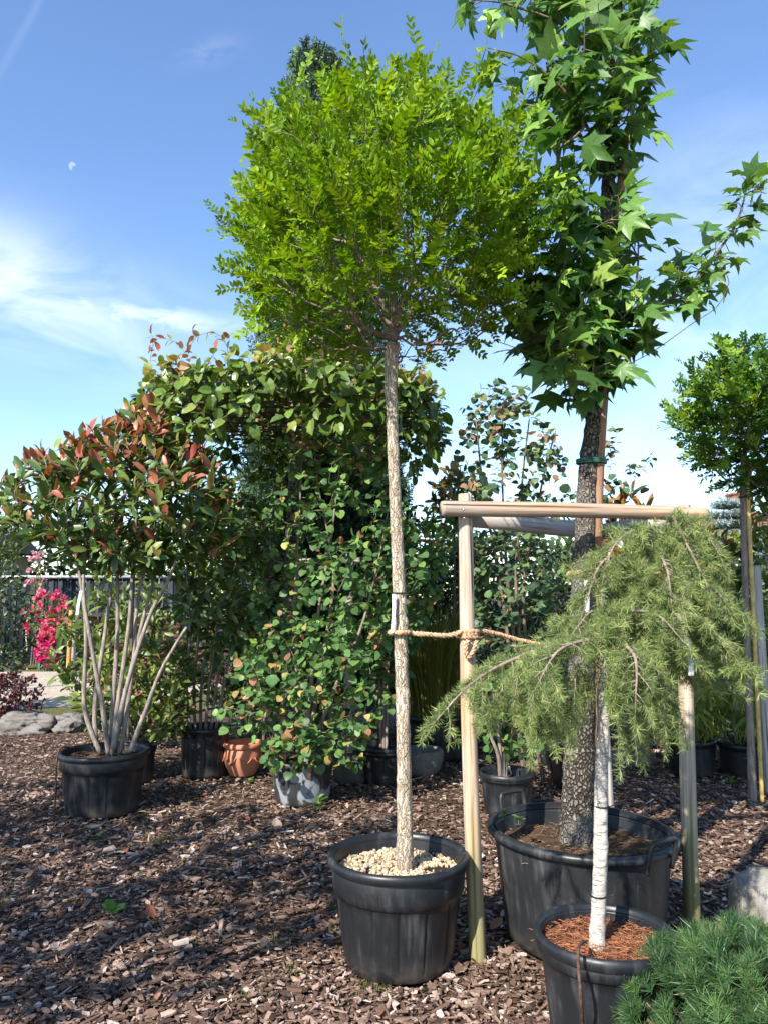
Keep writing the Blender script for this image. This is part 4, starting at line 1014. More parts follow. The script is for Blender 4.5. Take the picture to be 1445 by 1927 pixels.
root_pho = shrub('photinia_shrub', 'many-stemmed shrub with glossy green leaves and coppery red new tips', 'shrub', at(205, 1425, 6.0), stems_px((205, 1420), 6.0, pst), [(crown[0], 620, 6.0, .75), (crown[1], 30, 5.9, .25), (crown[2], 60, 6.0, .6)], LF_pho, M_pho, B_pho, 300, [.020, .017, .013, .010], .22, .0018, .11,
      along_kw=dict(length=.17, spacing=.026, spread=58, up=.18, size=.125, sv=.2, jn=.35, sun=.6), tint=red_tips(2.15, 1.2), att_z=1.65)
# shrub behind, deep in shade
st2 = stems_px((385, 1375), 7.2, [[(360 + 9 * k, 1385, .05 * (k % 3)), (352 + 14 * k, 1290, .06 * (k % 3)), (358 + 17 * k, 1180, .1 * (k % 3)), (350 + 24 * k, 1020, .1 * (k % 3))] for k in range(6)])
shrub('photinia_shrub', 'darker glossy-leaved many-stemmed shrub in the black pot beside the terracotta pot', 'shrub', at(385, 1380, 7.2), st2, [(((350, 960), (430, 900), (500, 950), (530, 1040), (520, 1150), (470, 1230), (400, 1230), (340, 1180), (320, 1080)), 300, 7.2, .6)], LF_pho, M_pho, B_pho, 0, [.016, .011, .008], .22, .0018, .12,
      along_kw=dict(length=.17, spacing=.028, spread=58, up=.12, size=.115, sv=.2, jn=.4, sun=.35), tint=red_tips(2.9, .3), att_z=1.45)
# low shrub behind the first pot
M_low = leaf_mat('low_glossy_leaf', [(0, (.045, .09, .016)), (.5, (.14, .19, .035)), (.8, (.28, .29, .06)), (.9, (.24, .14, .06)), (1, (.32, .08, .05))], .28, .42, .45)
low_pts = np.concatenate([poly_pts(((140, 1330), (160, 1230), (230, 1200), (320, 1210), (370, 1260), (365, 1340), (330, 1395), (240, 1385), (170, 1380)), 240, 6.95, .5)])
shrub('low_glossy_shrub', 'low yellowish-green glossy shrub filling in behind the red-tipped shrub\'s stems', 'shrub', at(258, 1410, 6.95), [[at(258, 1412, 6.95), at(262 + 18 * k, 1350, 6.9 + .06 * k), at(255 + 34 * k, 1270, 6.9)] for k in (-2, -1, 0, 1, 2)], [low_pts], LF_pho, M_low, B_dark, 0, [.012, .008, .006], .2, .0016, .1,
      along_kw=dict(length=.16, spacing=.026, spread=60, up=.25, size=.105, sv=.2, jn=.4, sun=.4), tint=lambda L: L.__setitem__('t', np.where((L['u'] < .15) & (rng.random(len(L['s'])) < .2), .95, rng.random(len(L['s'])) * .75)), att_z=.38)
# glossy shrub standing behind, seen between the stems
for nm, lb, c, r in (('laurel_shrub', 'glossy mid-green laurel seen between the red-tipped shrub\'s stems, right of the roses', (-2.75, 8.3, 1.1), (.75, .7, .75)), ('laurel_shrub', 'dark laurel massed behind the terracotta pot and the katsura', (-1.35, 8.9, 1.25), (.95, .6, 1.15))):
    shrub(nm, lb, 'shrub', (c[0], c[1], 0), [[(c[0] + .1 * k, c[1], -.02), (c[0] + .2 * k, c[1] + .05, c[2] * .5), (c[0] + .3 * k, c[1], c[2] + .3)] for k in (-1, 0, 1)], [ell_pts(c, r, 260, .6)], LF_pho, M_low, B_dark, 0, [.018, .012, .008], .2, .0018, .14,
          along_kw=dict(length=.18, spacing=.03, spread=60, up=.2, size=.12, sv=.2, jn=.4, sun=.4), tint=lambda L: L.__setitem__('t', rng.random(len(L['s'])) * .55), att_z=.25)

# --- katsura
M_kat = leaf_mat('katsura_leaf', [(0, (.045, .115, .040)), (.45, (.11, .215, .065)), (.68, (.19, .31, .075)), (.78, (.34, .34, .09)), (.88, (.38, .22, .11)), (1, (.36, .16, .10))], .38, .45, .35, (1.25, 1.2, .6))
LF_kat = [T_leaf((.74, .92, .62), .16, .10, -.06 - .06 * s) for s in range(3)]
def kat_tint(p_bronze, zlo=None, top=None):
    def f(L):
        n = len(L['s']); tip = L['u'] < .35; w = np.full(n, p_bronze)
        if zlo is not None: w = np.where(L['pos'][:, 2] < zlo, w * 2.0, w * .6)
        if top is not None: w = np.where(L['pos'][:, 2] > top, .35, w)
        clump = np.array([mnoise.noise(Vector(p * 5.0)) for p in L['pos']]) * 1.3
        red = tip & (rng.random(n) < w * (1 + 2 * clump))
        L['t'] = np.where(red, .72 + .27 * rng.random(n), .05 + .62 * rng.random(n))
    return f
kst = [[at(572, 1440, 6.3), at(585, 1300, 6.3), at(600, 1150, 6.32), at(625, 1000, 6.35), at(640, 870, 6.35), at(655, 770, 6.35)], [at(566, 1440, 6.32), at(560, 1280, 6.35), at(556, 1120, 6.4), at(565, 950, 6.4), at(570, 800, 6.4)],
       [at(580, 1440, 6.28), at(620, 1320, 6.25), at(680, 1180, 6.25), at(715, 1040, 6.3), at(735, 930, 6.3)], [at(576, 1440, 6.35), at(605, 1250, 6.45), at(628, 1080, 6.5), at(600, 920, 6.5), at(590, 820, 6.5)]]
kpoly = [(((500, 900), (560, 820), (620, 760), (680, 770), (740, 830), (760, 960), (800, 1050), (770, 1160), (720, 1230), (600, 1240), (500, 1220), (470, 1120), (490, 1000)), 330, 6.3, .55),
         (((510, 790), (540, 755), (600, 780), (660, 745), (720, 760), (700, 850), (560, 880)), 60, 6.3, .3),
         (((440, 1250), (520, 1140), (650, 1180), (730, 1260), (735, 1330), (690, 1400), (600, 1415), (520, 1410), (440, 1370), (405, 1370)), 260, 6.1, .5),
         (((500, 1400), (600, 1390), (690, 1400), (690, 1440), (620, 1440), (560, 1455), (500, 1440)), 36, 5.95, .12)]
shrub('katsura_tree', 'heart-leaved katsura with bronze young leaves cascading over the scuffed grey pot', 'tree', at(572, 1440, 6.3), kst, kpoly, LF_kat, M_kat, B_tan, 300, [.020, .016, .012, .007, .004], .14, .0013, .10,
      along_kw=dict(length=.34, spacing=.034, spread=72, grav=.45, size=.072, sv=.18, jn=.26, offset=.006, sun=.8), tint=kat_tint(.10, 1.0, 2.75), lift=.12, att_z=.50, stiff=.4)
shrub('katsura_tree', 'slender heart-leaved katsura in the black pot behind the slim pale trunk', 'tree', at(722, 1410, 6.95), [[at(722 + 5 * k, 1412, 6.95), at(722 + 9 * k, 1250, 6.98), at(728 + 20 * k, 1080, 7.0)] for k in (-1, 0, 1)],
      [(((660, 1080), (760, 1000), (850, 950), (830, 1080), (790, 1200), (760, 1290), (690, 1300), (650, 1200)), 170, 6.95, .4)], LF_kat, M_kat, B_tan, 0, [.014, .010, .006], .16, .0013, .1, along_kw=dict(length=.3, spacing=.036, spread=72, grav=.45, size=.075, sv=.18, jn=.28, sun=.4), tint=kat_tint(.08), att_z=.6)
# the larger bluish katsura on the right, and a multi-stemmed one in the small pot
M_katb = leaf_mat('bluish_katsura_leaf', [(0, (.045, .095, .050)), (.5, (.10, .17, .07)), (.72, (.16, .22, .07)), (.82, (.27, .21, .09)), (1, (.32, .16, .11))], .30, .45, .35, (1.2, 1.2, .65))
shrub('katsura_tree', 'tall bushy blue-green katsura rising behind the timber rail', 'tree', (1.35, 6.9, 0), [[(1.30 + .08 * k, 6.9, 0), at(960 + 12 * k, 1150, 6.9), at(945 + 35 * k, 930, 6.9), at(945 + 50 * k, 770 + 20 * abs(k), 6.9)] for k in (-1, 0, 1, 2)],
      [(((835, 900), (870, 800), (900, 730), (950, 705), (1000, 760), (1050, 830), (1075, 900), (1090, 1000), (1085, 1150), (1060, 1300), (960, 1340), (900, 1290), (880, 1120), (850, 1010)), 430, 6.9, .6), (((860, 770), (930, 700), (990, 730), (960, 830), (880, 850)), 40, 6.9, .3), (((1120, 800), (1165, 800), (1150, 860), (1110, 900)), 10, 6.9, .15), (((1140, 900), (1235, 840), (1240, 860), (1180, 940), (1120, 950)), 16, 6.9, .12)], LF_kat, M_katb, B_dark, 0, [.022, .018, .012, .006], .16, .0014, .12, along_kw=dict(length=.34, spacing=.036, spread=72, grav=.4, size=.074, sv=.18, jn=.3, sun=.4), tint=kat_tint(.10, None, 2.45), att_z=.8, lift=.1)
shrub('katsura_tree', 'small gnarled katsura with many thin stems in the small black pot', 'tree', at(950, 1455, 5.9), [[at(946 + 3 * k, 1475, 5.9), at(944 + 5 * k, 1420, 5.9 + .03 * k), at(936 + 12 * k + 7 * (k % 2), 1375, 5.9 + .05 * k), at(952 + 20 * k, 1320, 5.9), at(945 + 34 * k, 1250, 5.9)] for k in (-1.6, -.7, .2, 1.5)],
      [(((880, 1340), (900, 1250), (960, 1220), (1040, 1240), (1080, 1300), (1060, 1380), (1000, 1420), (920, 1420)), 230, 5.95, .35)], LF_kat, M_kat, B_tan, 0, [.017, .014, .009, .006, .004], .08, .0014, .06, along_kw=dict(length=.25, spacing=.032, spread=72, grav=.35, size=.062, sv=.18, jn=.3, sun=.4), tint=kat_tint(.05), att_z=.5)

# --- parasol-trained tree
def parasol():
    c = np.array([-.84, 7.0, 3.2]); base = Vector((c[0], 7.0, 0)); root = thing('parasol_tree', base, 'flat parasol-trained tree with wavy green leaves and coppery shoots on top', 'tree')
    mb, P, R = trunk_mesh([(c[0], 7, -.03), (c[0] - .02, 7, 1.5), (c[0] + .02, 7, 2.7), (c[0], 7, 3.22)], [.075, .062, .055, .05], 18, 90, .10, 8, 2, 8, 2); mb.build('trunk', B_gum, root)
    sk = Skel(); ids = sk.line(P[::6])
    for i in ids:
        if sk.P[i][2] > 2.75: sk.att[i] = True
    rib = []
    for k in range(14):
        a = k * 2 * math.pi / 14 + .1
        for r in (.45, .85, 1.2): rib.append(c + np.array([math.cos(a) * r, math.sin(a) * r, .02 + .02 * rng.normal()]))
    sk.grow(np.array(rib), bf=.05, step=.1, lift=0, jit=.01, stiff=.2)
    n = 900; a = rng.random(n) * 6.283; r = 1.34 * np.sqrt(rng.random(n)); z = .10 + .22 * rng.random(n) + .10 * (1 - r / 1.3)
    A = c + np.stack([np.cos(a) * r, np.sin(a) * r, z], -1)
    n2 = 380; a2 = rng.random(n2) * 6.283; r2 = 1.25 + .15 * rng.random(n2); A2 = c + np.stack([np.cos(a2) * r2, np.sin(a2) * r2, .14 - .52 * rng.random(n2) ** 1.5], -1)
    n3 = 60; a3 = rng.random(n3) * 6.283; r3 = 1.2 * np.sqrt(rng.random(n3)); A3 = c + np.stack([np.cos(a3) * r3 * 1.15, np.sin(a3) * r3 * 1.15, .42 + .30 * rng.random(n3)], -1)
    p1 = sk.grow(np.concatenate([A, A2]), bf=.08, step=.1, lift=.05, jit=.012, stiff=.3); p3 = sk.grow(A3, bf=.05, step=.07, lift=.25, jit=.01)
    sk.radii(.002, 2.4, .03); sk.branches(root, B_dark, most=30)
    kw = dict(length=.26, spacing=.038, spread=66, grav=.28, size=.115, sv=.2, jn=.4, sun=.6)
    L1 = along(sk, p1, **kw); L3 = along(sk, p3, **dict(kw, size=.08, length=.42, spacing=.045, grav=.1, spread=55)); L1['t'] = .1 + .5 * rng.random(len(L1['s'])); L3['t'] = np.clip(1.05 - L3['u'] * .75 + .12 * rng.normal(size=len(L3['s'])), .3, 1)
    top = (L1['pos'][:, 2] > 3.42) & (L1['u'] < .3); L1['t'] = np.where(top, .55 + .3 * rng.random(len(top)), L1['t'])
    L = {k: np.concatenate([L1[k], L3[k]]) for k in L1}
    m = leaf_mat('parasol_leaf', [(0, (.045, .095, .018)), (.45, (.12, .20, .035)), (.65, (.25, .29, .07)), (.8, (.31, .21, .08)), (1, (.31, .11, .07))], .30, .36, .45)
    foliage(root, [T_leaf((.42, .62, .48), .08, .14, -.12 - .1 * s) for s in range(3)], L, m, 300); N_['parasol'] = len(L['s'])
    # bamboo rods that hold the canopy flat
    bmb = simple_mat('bamboo_rod', (.08, .06, .04), .6, .3, .3)
    for k in range(9):
        y = 6.2 + k * .19; w = math.sqrt(max(.05, 1.25 ** 2 - (y - 7) ** 2)); mb = MB(); tube(mb, [(c[0] - w, y, 3.19 + .008 * (k % 2)), (c[0] + w, y, 3.20)], .008, 6); mb.build('bamboo_rod', bmb, root)
parasol()
gp = thing('tree_support_frame', (-.6, 7.42, 0), 'weathered grey wooden stake frame around the parasol tree\'s trunk', 'support frame')
for x, y in ((-.86, 7.42), (-.34, 7.42)):
    along_axis('post', log((x, y, -.03), (x + .01, y, 2.02), .04, .037, 30, 12, .05, x * 9), W_grey, gp, (x, y, -.03), (x + .01, y, 2.02))
along_axis('rail', log((-1.0, 7.34, 1.93), (-.2, 7.34, 1.95), .03, .03, 24, 12, .05, 3), W_grey, gp, (-1.0, 7.34, 1.93), (-.2, 7.34, 1.95))

# --- columnar yew
def yew():
    c = np.array([-.78, 9.4]); root = thing('yew_tree', (c[0], c[1], 0), 'tall dark columnar yew rising behind the round-headed tree', 'tree'); H = at(600, 97, 9.4).z
    mb, P, R = trunk_mesh([(c[0], c[1], -.03), (c[0], c[1], 2.5), (c[0] + .02, c[1], 5.5)], [.13, .10, .05], 14, 40, .1, 5, 2, 0, 1); mb.build('trunk', B_dark, root)
    P_ = []; Y = []; T = []
    cols = [(-.20, 0, H, .30, 3.0), (.05, -.1, H - .15, .28, 3.0), (.28, .05, H - .35, .26, 3.5), (.42, .05, H - .55, .20, 4), (-.40, -.05, H - 2.2, .42, 1.2), (0, -.35, H - 1.4, .5, 1.0), (.45, -.15, H - 2.4, .45, 1.0), (-.1, .2, H - .8, .5, 2), (-.50, .0, 4.6, .42, .3), (.55, 0, 4.4, .45, .3), (-.3, -.4, 4.4, .45, .3), (.2, -.45, 4.6, .45, .3), (.75, -.1, 3.3, .35, .3), (-.7, -.1, 3.2, .3, .3)]
    for dx, dy, top, rad, z0 in cols:
        n = int(800 * (top - z0) * rad / .4 * .75)
        for _ in range(n):
            z = z0 + (top - z0) * rng.random(); tap = min(1, ((top - z) / .9) ** .55 + .12); a = rng.random() * 6.283; q = (.6 + .4 * rng.random())
            lump = 1 + .25 * mnoise.noise(Vector((math.cos(a) * 2 + dx * 9, math.sin(a) * 2, z * 3)))
            rr = rad * tap * q * lump; o = np.array([math.cos(a), math.sin(a), 0])
            P_.append(np.array([c[0] + dx, c[1] + dy, z]) + o * rr); Y.append(o * .55 + UP * .85 + rng.normal(size=3) * .28); T.append(q)
    n = len(P_); L = dict(pos=np.array(P_), y=np.array(Y), n=rng.normal(size=(n, 3)) + np.array([0, -.6, .5]), s=.15 * (1 + rng.normal(size=n) * .2), t=rng.random(n), r=np.clip(1 + rng.normal(size=n) * .25, .5, 1.6))
    m = leaf_mat('yew_needle', [(0, (.028, .060, .034)), (.6, (.055, .105, .052)), (1, (.10, .155, .07))], .15, .45, .35)
    foliage(root, [T_needles(s, 15, .26, 35, 70, .085, along=.85) for s in range(3)], L, m, 0); N_['yew'] = n
    sk = Skel(); ids = sk.line(P[::2]);
    for i in ids: sk.att[i] = sk.P[i][2] > .6
    A = np.array(P_)[rng.integers(0, n, 220)]; sk.grow(A, bf=.3, step=.3, lift=.3, jit=.02); sk.radii(.005, 2.4, .04); sk.branches(root, B_dark, most=20)
yew()

# --- weeping cedar
def cedar():
    base = at(1123, 1762, 2.87); root = thing('weeping_cedar', base, 'weeping cedar with cascading grey-green needle branches on a white-barked trunk', 'tree')
    tp = [at(x, y, 2.87) for x, y in ((1121, 1810), (1122, 1772), (1128, 1640), (1130, 1500), (1133, 1400), (1136, 1300), (1140, 1215))]
    mb, P, R = trunk_mesh(tp, [.028, .026, .0245, .0235, .0225, .021, .020], 20, 130, .09, 30, 2.0, 16, 6); mb.build('trunk', B_white, root)
    D = 2.87
    B = [[(1140, 1225, 0), (1148, 1165, .02), (1185, 1105, .04), (1232, 1020, .05), (1265, 972, .03), (1310, 985, .0), (1345, 1030, -.05)],
         [(1140, 1222, 0), (1060, 1212, -.05), (960, 1243, -.12), (885, 1288, -.18), (826, 1350, -.22)],
         [(1140, 1222, 0), (1085, 1200, .08), (1005, 1225, .16), (950, 1290, .2), (915, 1345, .24)],
         [(1140, 1218, 0), (1200, 1188, -.06), (1285, 1172, -.12), (1355, 1200, -.14), (1412, 1262, -.15)],
         [(1140, 1222, 0), (1185, 1212, .1), (1265, 1225, .16), (1325, 1250, .2), (1365, 1285, .22)],
         [(1180, 1110, .04), (1260, 1090, -.02), (1330, 1100, -.08), (1392, 1155, -.1)], [(1200, 1085, .04), (1150, 1050, -.04), (1122, 1075, -.1), (1104, 1130, -.12)],
         [(1235, 1015, .05), (1195, 998, .0), (1155, 1028, -.06), (1135, 1085, -.1)], [(1265, 972, .03), (1302, 1045, -.08), (1335, 1110, -.12)], [(1232, 1020, .05), (1255, 1075, -.15), (1262, 1130, -.2)],
         [(1140, 1222, 0), (1110, 1205, -.18), (1050, 1225, -.30), (1010, 1290, -.36)], [(1140, 1222, 0), (1165, 1210, -.18), (1195, 1240, -.3), (1195, 1320, -.33)], [(1140, 1222, 0), (1180, 1200, .2), (1240, 1215, .32), (1290, 1270, .36)],
         [(1185, 1105, .04), (1230, 1110, -.12), (1280, 1130, -.18), (1330, 1180, -.2)], [(1148, 1165, .02), (1190, 1150, -.14), (1240, 1160, -.22), (1290, 1215, -.25)], [(1148, 1165, .02), (1115, 1150, -.1), (1085, 1180, -.16)], [(1232, 1020, .05), (1275, 1010, .1), (1320, 1040, .14), (1350, 1090, .15)]]
    sk = Skel(); first = sk.node(V3(at(1140, 1225, D)), -1, True, True); P_ = []; Y = []; S = []; T = []; twigs = []
    mbs = []
    for b in B:
        pts = resample([at(x, y, D + dd) for x, y, dd in b], 40); mb = MB(); L_ = np.linalg.norm(np.diff(pts, axis=0), axis=1).sum()
        tube(mb, pts, np.linspace(.011 if b[0][2] == 0 else .008, .0022, 40), 7, True, lambda u, a, p, q: .15 * mnoise.noise(Vector((math.cos(a), math.sin(a), u * 20)))); 
        Tn = nrm(np.gradient(pts, axis=0)); n = int(L_ / .0145)
        for k in range(n):
            u = (k + rng.random()) / n; i = min(39, int(u * 39)); p = pts[i]; td = Tn[i]
            if u < .12 and b[0][2] == 0: continue
            side = nrm(np.cross(td, UP)) * (1 if rng.random() < .5 else -1); hang = rng.random()
            ln = (.07 + .13 * rng.random()) * (1.15 - .5 * u); d0 = nrm(td * .55 + side * .8 + UP * (.15 - .4 * hang) + rng.normal(size=3) * .2)
            twigs.append((p, d0, ln, .5 + .8 * hang))
        twigs.append((pts[-1], Tn[-1], .10, .8)); mbs.append(mb)
    # hanging curtains
    for x0, x1, ya, yb, n, lo, hi, dz in ((1170, 1215, 1235, 1260, 14, .24, .40, .35), (960, 1100, 1240, 1285, 44, .10, .28, .28), (1215, 1270, 1240, 1270, 15, .14, .30, .25), (1090, 1180, 1240, 1270, 16, .06, .16, .3), (880, 960, 1290, 1320, 8, .06, .16, .1), (1300, 1380, 1220, 1260, 6, .05, .11, .2)):
        for _ in range(n): twigs.append((V3(at(x0 + (x1 - x0) * rng.random(), ya + (yb - ya) * rng.random(), D + dz * (2 * rng.random() - 1) * .9)), nrm(np.array([rng.normal() * .25, rng.normal() * .25, -.7])), lo + (hi - lo) * rng.random(), 1.6))
    tb = MB()
    for p, d, ln, g in twigs:
        n = max(3, int(ln / .013)); q = p.copy(); dd = d.copy(); pts = [q.copy()]
        for k in range(n):
            dd = nrm(dd + np.array([0, 0, -g * .10]) + rng.normal(size=3) * .05); q = q + dd * ln / n; pts.append(q.copy())
            P_.append(q.copy()); sd = nrm(np.cross(dd, rng.normal(size=3))); Y.append(dd * (.75 if k < n - 1 else 1.2) + sd * .8 + UP * .18); S.append(.030 * (1.0 + .15 * rng.normal())); T.append(.38 + .5 * (k / n) + .2 * rng.normal())
        tube(tb, pts, np.linspace(.0026, .0011, len(pts)), 4, False)
        if rng.random() < .5:  # forked tip
            k0 = len(pts) // 2; dd = nrm(d + rng.normal(size=3) * .7 - UP * g * .25); q = pts[k0].copy()
            for k in range(n // 2):
                dd = nrm(dd + np.array([0, 0, -g * .08])); q = q + dd * .013; P_.append(q.copy()); Y.append(dd + rng.normal(size=3) * .5 + UP * .15); S.append(.027); T.append(.4 + .5 * rng.random())
    for mb in mbs: mb.build('branch', B_tan, root)
    tb.build('twig', B_tan, root)['kind'] = 'stuff'
    n = len(P_); L = dict(pos=np.array(P_), y=np.array(Y), n=rng.normal(size=(n, 3)), s=np.array(S), t=np.array(T), r=np.clip(1 + rng.normal(size=n) * .2, .5, 1.6))
    m = leaf_mat('cedar_needle', [(0, (.075, .12, .045)), (.5, (.17, .235, .075)), (.85, (.27, .34, .11)), (1, (.36, .42, .15))], .28, .45, .35)
    foliage(root, [T_needles(10 + s, 18, 1.0, 12, 80, .042) for s in range(6)], L, m, 300, 'needle_tuft'); N_['cedar'] = n
cedar()

# --- dwarf pine mound
def pine():
    c = np.array([1.22, 2.52, 0.0]); root = thing('dwarf_pine', tuple(c), 'dense dark green dwarf mountain pine mound beside the boulder', 'shrub'); n = 1500; P_ = []; Y = []
    mb = MB(); st = []
    while len(P_) < n:
        v = nrm(rng.normal(size=3)); 
        if v[2] < -.25: continue
        q = 1.0 if rng.random() < .7 else .72 + .25 * rng.random(); lump = 1 + .20 * mnoise.noise(Vector(v * 2.6)) + .10 * mnoise.noise(Vector(v * 6))
        p = c + np.array([0, 0, .17]) + v * np.array([.43, .42, .32]) * q * lump; P_.append(p); Y.append(v * .9 + UP * .55 + rng.normal(size=3) * .25)
        s0 = c + np.array([v[0] * .1, v[1] * .1, .06]); st.append((s0, p))
    for s0, p in st[::5]: p = s0 + (p - s0) * .9; tube(mb, resample([s0, (s0 + p) / 2 + np.array([0, 0, -.02]), p], 6), np.linspace(.009, .004, 6), 4, False)
    mb.build('branch', B_dark, root)['kind'] = 'stuff'
    mb = MB(); tube(mb, resample([c - np.array([0, 0, .02]), c + np.array([0, 0, .18])], 8), .04, 10); mb.build('trunk', B_dark, root)
    L = dict(pos=np.array(P_), y=np.array(Y), n=rng.normal(size=(n, 3)), s=.046 * (1 + rng.normal(size=n) * .15), t=rng.random(n), r=np.clip(1 + rng.normal(size=n) * .2, .5, 1.6))
    m = leaf_mat('pine_needle', [(0, (.024, .060, .024)), (.5, (.050, .110, .036)), (1, (.10, .18, .055))], .15, .42, .4)
    foliage(root, [T_needles(30 + s, 64, 1.0, 12, 78, .036, along=.75) for s in range(4)], L, m, 300, 'needle_shoot')
    bud = simple_mat('pine_bud', (.22, .12, .06), .8, .2)
    mb = MB(); k = 0
    for p, y in zip(P_[:260], Y[:260]):
        if rng.random() < .4: d = nrm(y); tube(mb, [p + d * .03, p + d * .042, p + d * .05], [.004, .0045, .001], 5)
    mb.build('bud', bud, root)['kind'] = 'stuff'
pine()

# --- bamboo clumps and grass clump
M_bam = leaf_mat('bamboo_leaf', [(0, (.07, .12, .02)), (.5, (.18, .25, .04)), (1, (.36, .40, .08))], .38, .4, .4)
LF_bam = [T_leaf((.10, .13, .08), .03, .15, -.15 - .1 * s) for s in range(3)]
def bamboo(name, label, base, polys, n_st, spread, top):
    st = []
    for k in range(n_st):
        a = rng.random() * 6.283; r = rng.random() ** .5; b = Vector(base) + Vector((math.cos(a) * r * .15, math.sin(a) * r * .15, 0)); tt = Vector(base) + Vector((math.cos(a) * spread * r * 1.6, math.sin(a) * spread * r, 0)); tt.z = top * (.75 + .35 * rng.random())
        st.append([b, b.lerp(tt, .5) + Vector((-math.cos(a) * .06, -math.sin(a) * .06, .12)), tt])
    return shrub(name, label, 'bamboo', base, st, polys, LF_bam, M_bam, simple_mat('bamboo_cane', (.20, .21, .07), .5, .3), 0, .0045, .12, .0012, .12, along_kw=dict(length=.30, spacing=.026, spread=55, grav=.55, size=.16, sv=.25, jn=.5, sun=.6), tint=lambda L: L.__setitem__('t', np.clip(rng.random(len(L['s'])) * .8 + .15 * (L['u'] < .3), 0, 1)), att_z=.55, stiff=.3)
bamboo('bamboo_clump', 'yellow-green bamboo arching over its pot behind the weathered right post', at(1297, 1392, 7.25), [(((1195, 1300), (1230, 1180), (1330, 1130), (1370, 1220), (1375, 1330), (1340, 1390), (1240, 1390)), 300, 7.2, .5)], 14, .4, 1.5)
bamboo('bamboo_clump', 'yellow-green bamboo leaning over its pot beyond the boulder', at(1402, 1398, 7.2), [(((1360, 1200), (1420, 1120), (1480, 1150), (1490, 1330), (1440, 1390), (1380, 1370)), 280, 7.15, .5)], 14, .4, 1.5)
def grass_clump():
    base = at(822, 1350, 8.0); root = thing('grass_clump', base, 'tall fine-leaved golden green grass clump in the wide black pot', 'grass'); m = leaf_mat('grass_blade', [(0, (.10, .075, .03)), (.4, (.12, .13, .03)), (1, (.22, .24, .05))], .3, .5, .3); mb = MB()
    for k in range(1500):
        a = rng.random() * 6.283; r = rng.random() ** .6; p = V3(base) + np.array([math.cos(a) * .28 * r, math.sin(a) * .28 * r, -.02]); L_ = .75 + .75 * rng.random(); out = np.array([math.cos(a), math.sin(a), 0]) * (.10 + .40 * r * rng.random())
        w = .0035 + .003 * rng.random(); s = np.array([-math.sin(a + rng.normal()), math.cos(a), 0]) * w; V = []
        for u in np.linspace(0, 1, 5):
            q = p + np.array([0, 0, L_ * (u - .18 * u ** 3)]) + out * u ** 1.8 * L_; V += [q - s * (1 - u * .85), q + s * (1 - u * .85)]
        mb.add(V, [(2 * i, 2 * i + 1, 2 * i + 3, 2 * i + 2) for i in range(4)], .2 + .8 * rng.random(), .7 + .6 * rng.random())
    mb.build('blades', m, root)['kind'] = 'stuff'
grass_clump()

# --- background shrubs and trees
M_bgA = leaf_mat('hedge_leaf_mid', [(0, (.03, .065, .015)), (.5, (.075, .13, .028)), (1, (.15, .21, .045))], .3, .45, .35)
M_bgY = leaf_mat('hedge_leaf_lime', [(0, (.07, .11, .015)), (.5, (.17, .22, .03)), (1, (.32, .34, .06))], .35, .45, .35)
M_bgD = leaf_mat('hedge_leaf_dark', [(0, (.020, .042, .016)), (.5, (.045, .085, .028)), (1, (.10, .14, .06))], .2, .35, .45)
M_mag = leaf_mat('magnolia_leaf', [(0, (.03, .065, .015)), (.5, (.06, .10, .02)), (.7, (.20, .11, .03)), (1, (.34, .16, .045))], .25, .3, .5)
LF_gen = [T_leaf((.36, .52, .36), .05, .12, -.12), T_leaf((.30, .46, .34), .05, .15, -.2)]
def bush(name, label, c, r, mat, n=260, size=.09, tint=None, cat='shrub', lf=None, up=.2, spacing=.034, length=.2, zmin=-1.0, group=None, trunks=3, th=.02):
    return shrub(name, label, cat, (c[0], c[1], 0), [[(c[0] + .06 * k, c[1], -.02), (c[0] + r[0] * .15 * k, c[1] + .04, max(.2, c[2] - r[2] * .4)), (c[0] + r[0] * .3 * k, c[1], c[2] + r[2] * .4)] for k in range(-(trunks // 2), trunks // 2 + 1)], [ell_pts(c, r, int(n * 1.5), .65, zmin)], lf or LF_gen, mat, B_dark, 0, [th, th * .7, th * .4], .2, .0022, .16, group, dict(length=length, spacing=spacing, spread=60, up=up, size=size, sv=.22, jn=.42, sun=.4), tint, att_z=max(.15, c[2] - r[2] * .75))
def C(x, y, d): return tuple(at(x, y, d))
bush('hedge_shrub', 'lime green leafy shrub glimpsed behind the katsura\'s upper stems', C(705, 1080, 8.9), (.65, .5, .6), M_bgY, 240, .075)
bush('hedge_shrub', 'mid-green hedge shrub left of the timber post behind the slim trunk', C(800, 1060, 9.4), (.75, .55, .75), M_bgA, 260, .085)
bush('hedge_shrub', 'dark hedge shrub behind the blue-green katsura', C(960, 1150, 9.3), (1.1, .6, 1.1), M_bgD, 330, .09)
bush('hedge_shrub', 'dark hedge shrub behind the grey sweetgum trunk', C(1110, 1180, 9.0), (.9, .6, 1.0), M_bgD, 300, .09)
bush('copper_shrub', 'coppery green shrub peeping above the left end of the timber rail', C(862, 935, 8.6), (.33, .3, .32), M_mag, 90, .10, lambda L: L.__setitem__('t', rng.random(len(L['s'])) ** .8))
bush('magnolia_shrub', 'broad-leaved magnolia with orange-brown leaf backs above the timber rail', C(1195, 1030, 7.6), (.38, .35, .55), M_mag, 70, .17, lambda L: L.__setitem__('t', np.where(rng.random(len(L['s'])) < .6, .75 + .25 * rng.random(len(L['s'])), .3 * rng.random(len(L['s'])))), lf=[T_leaf((.26, .40, .36), .05, .15, -.1)], up=.5, spacing=.06)
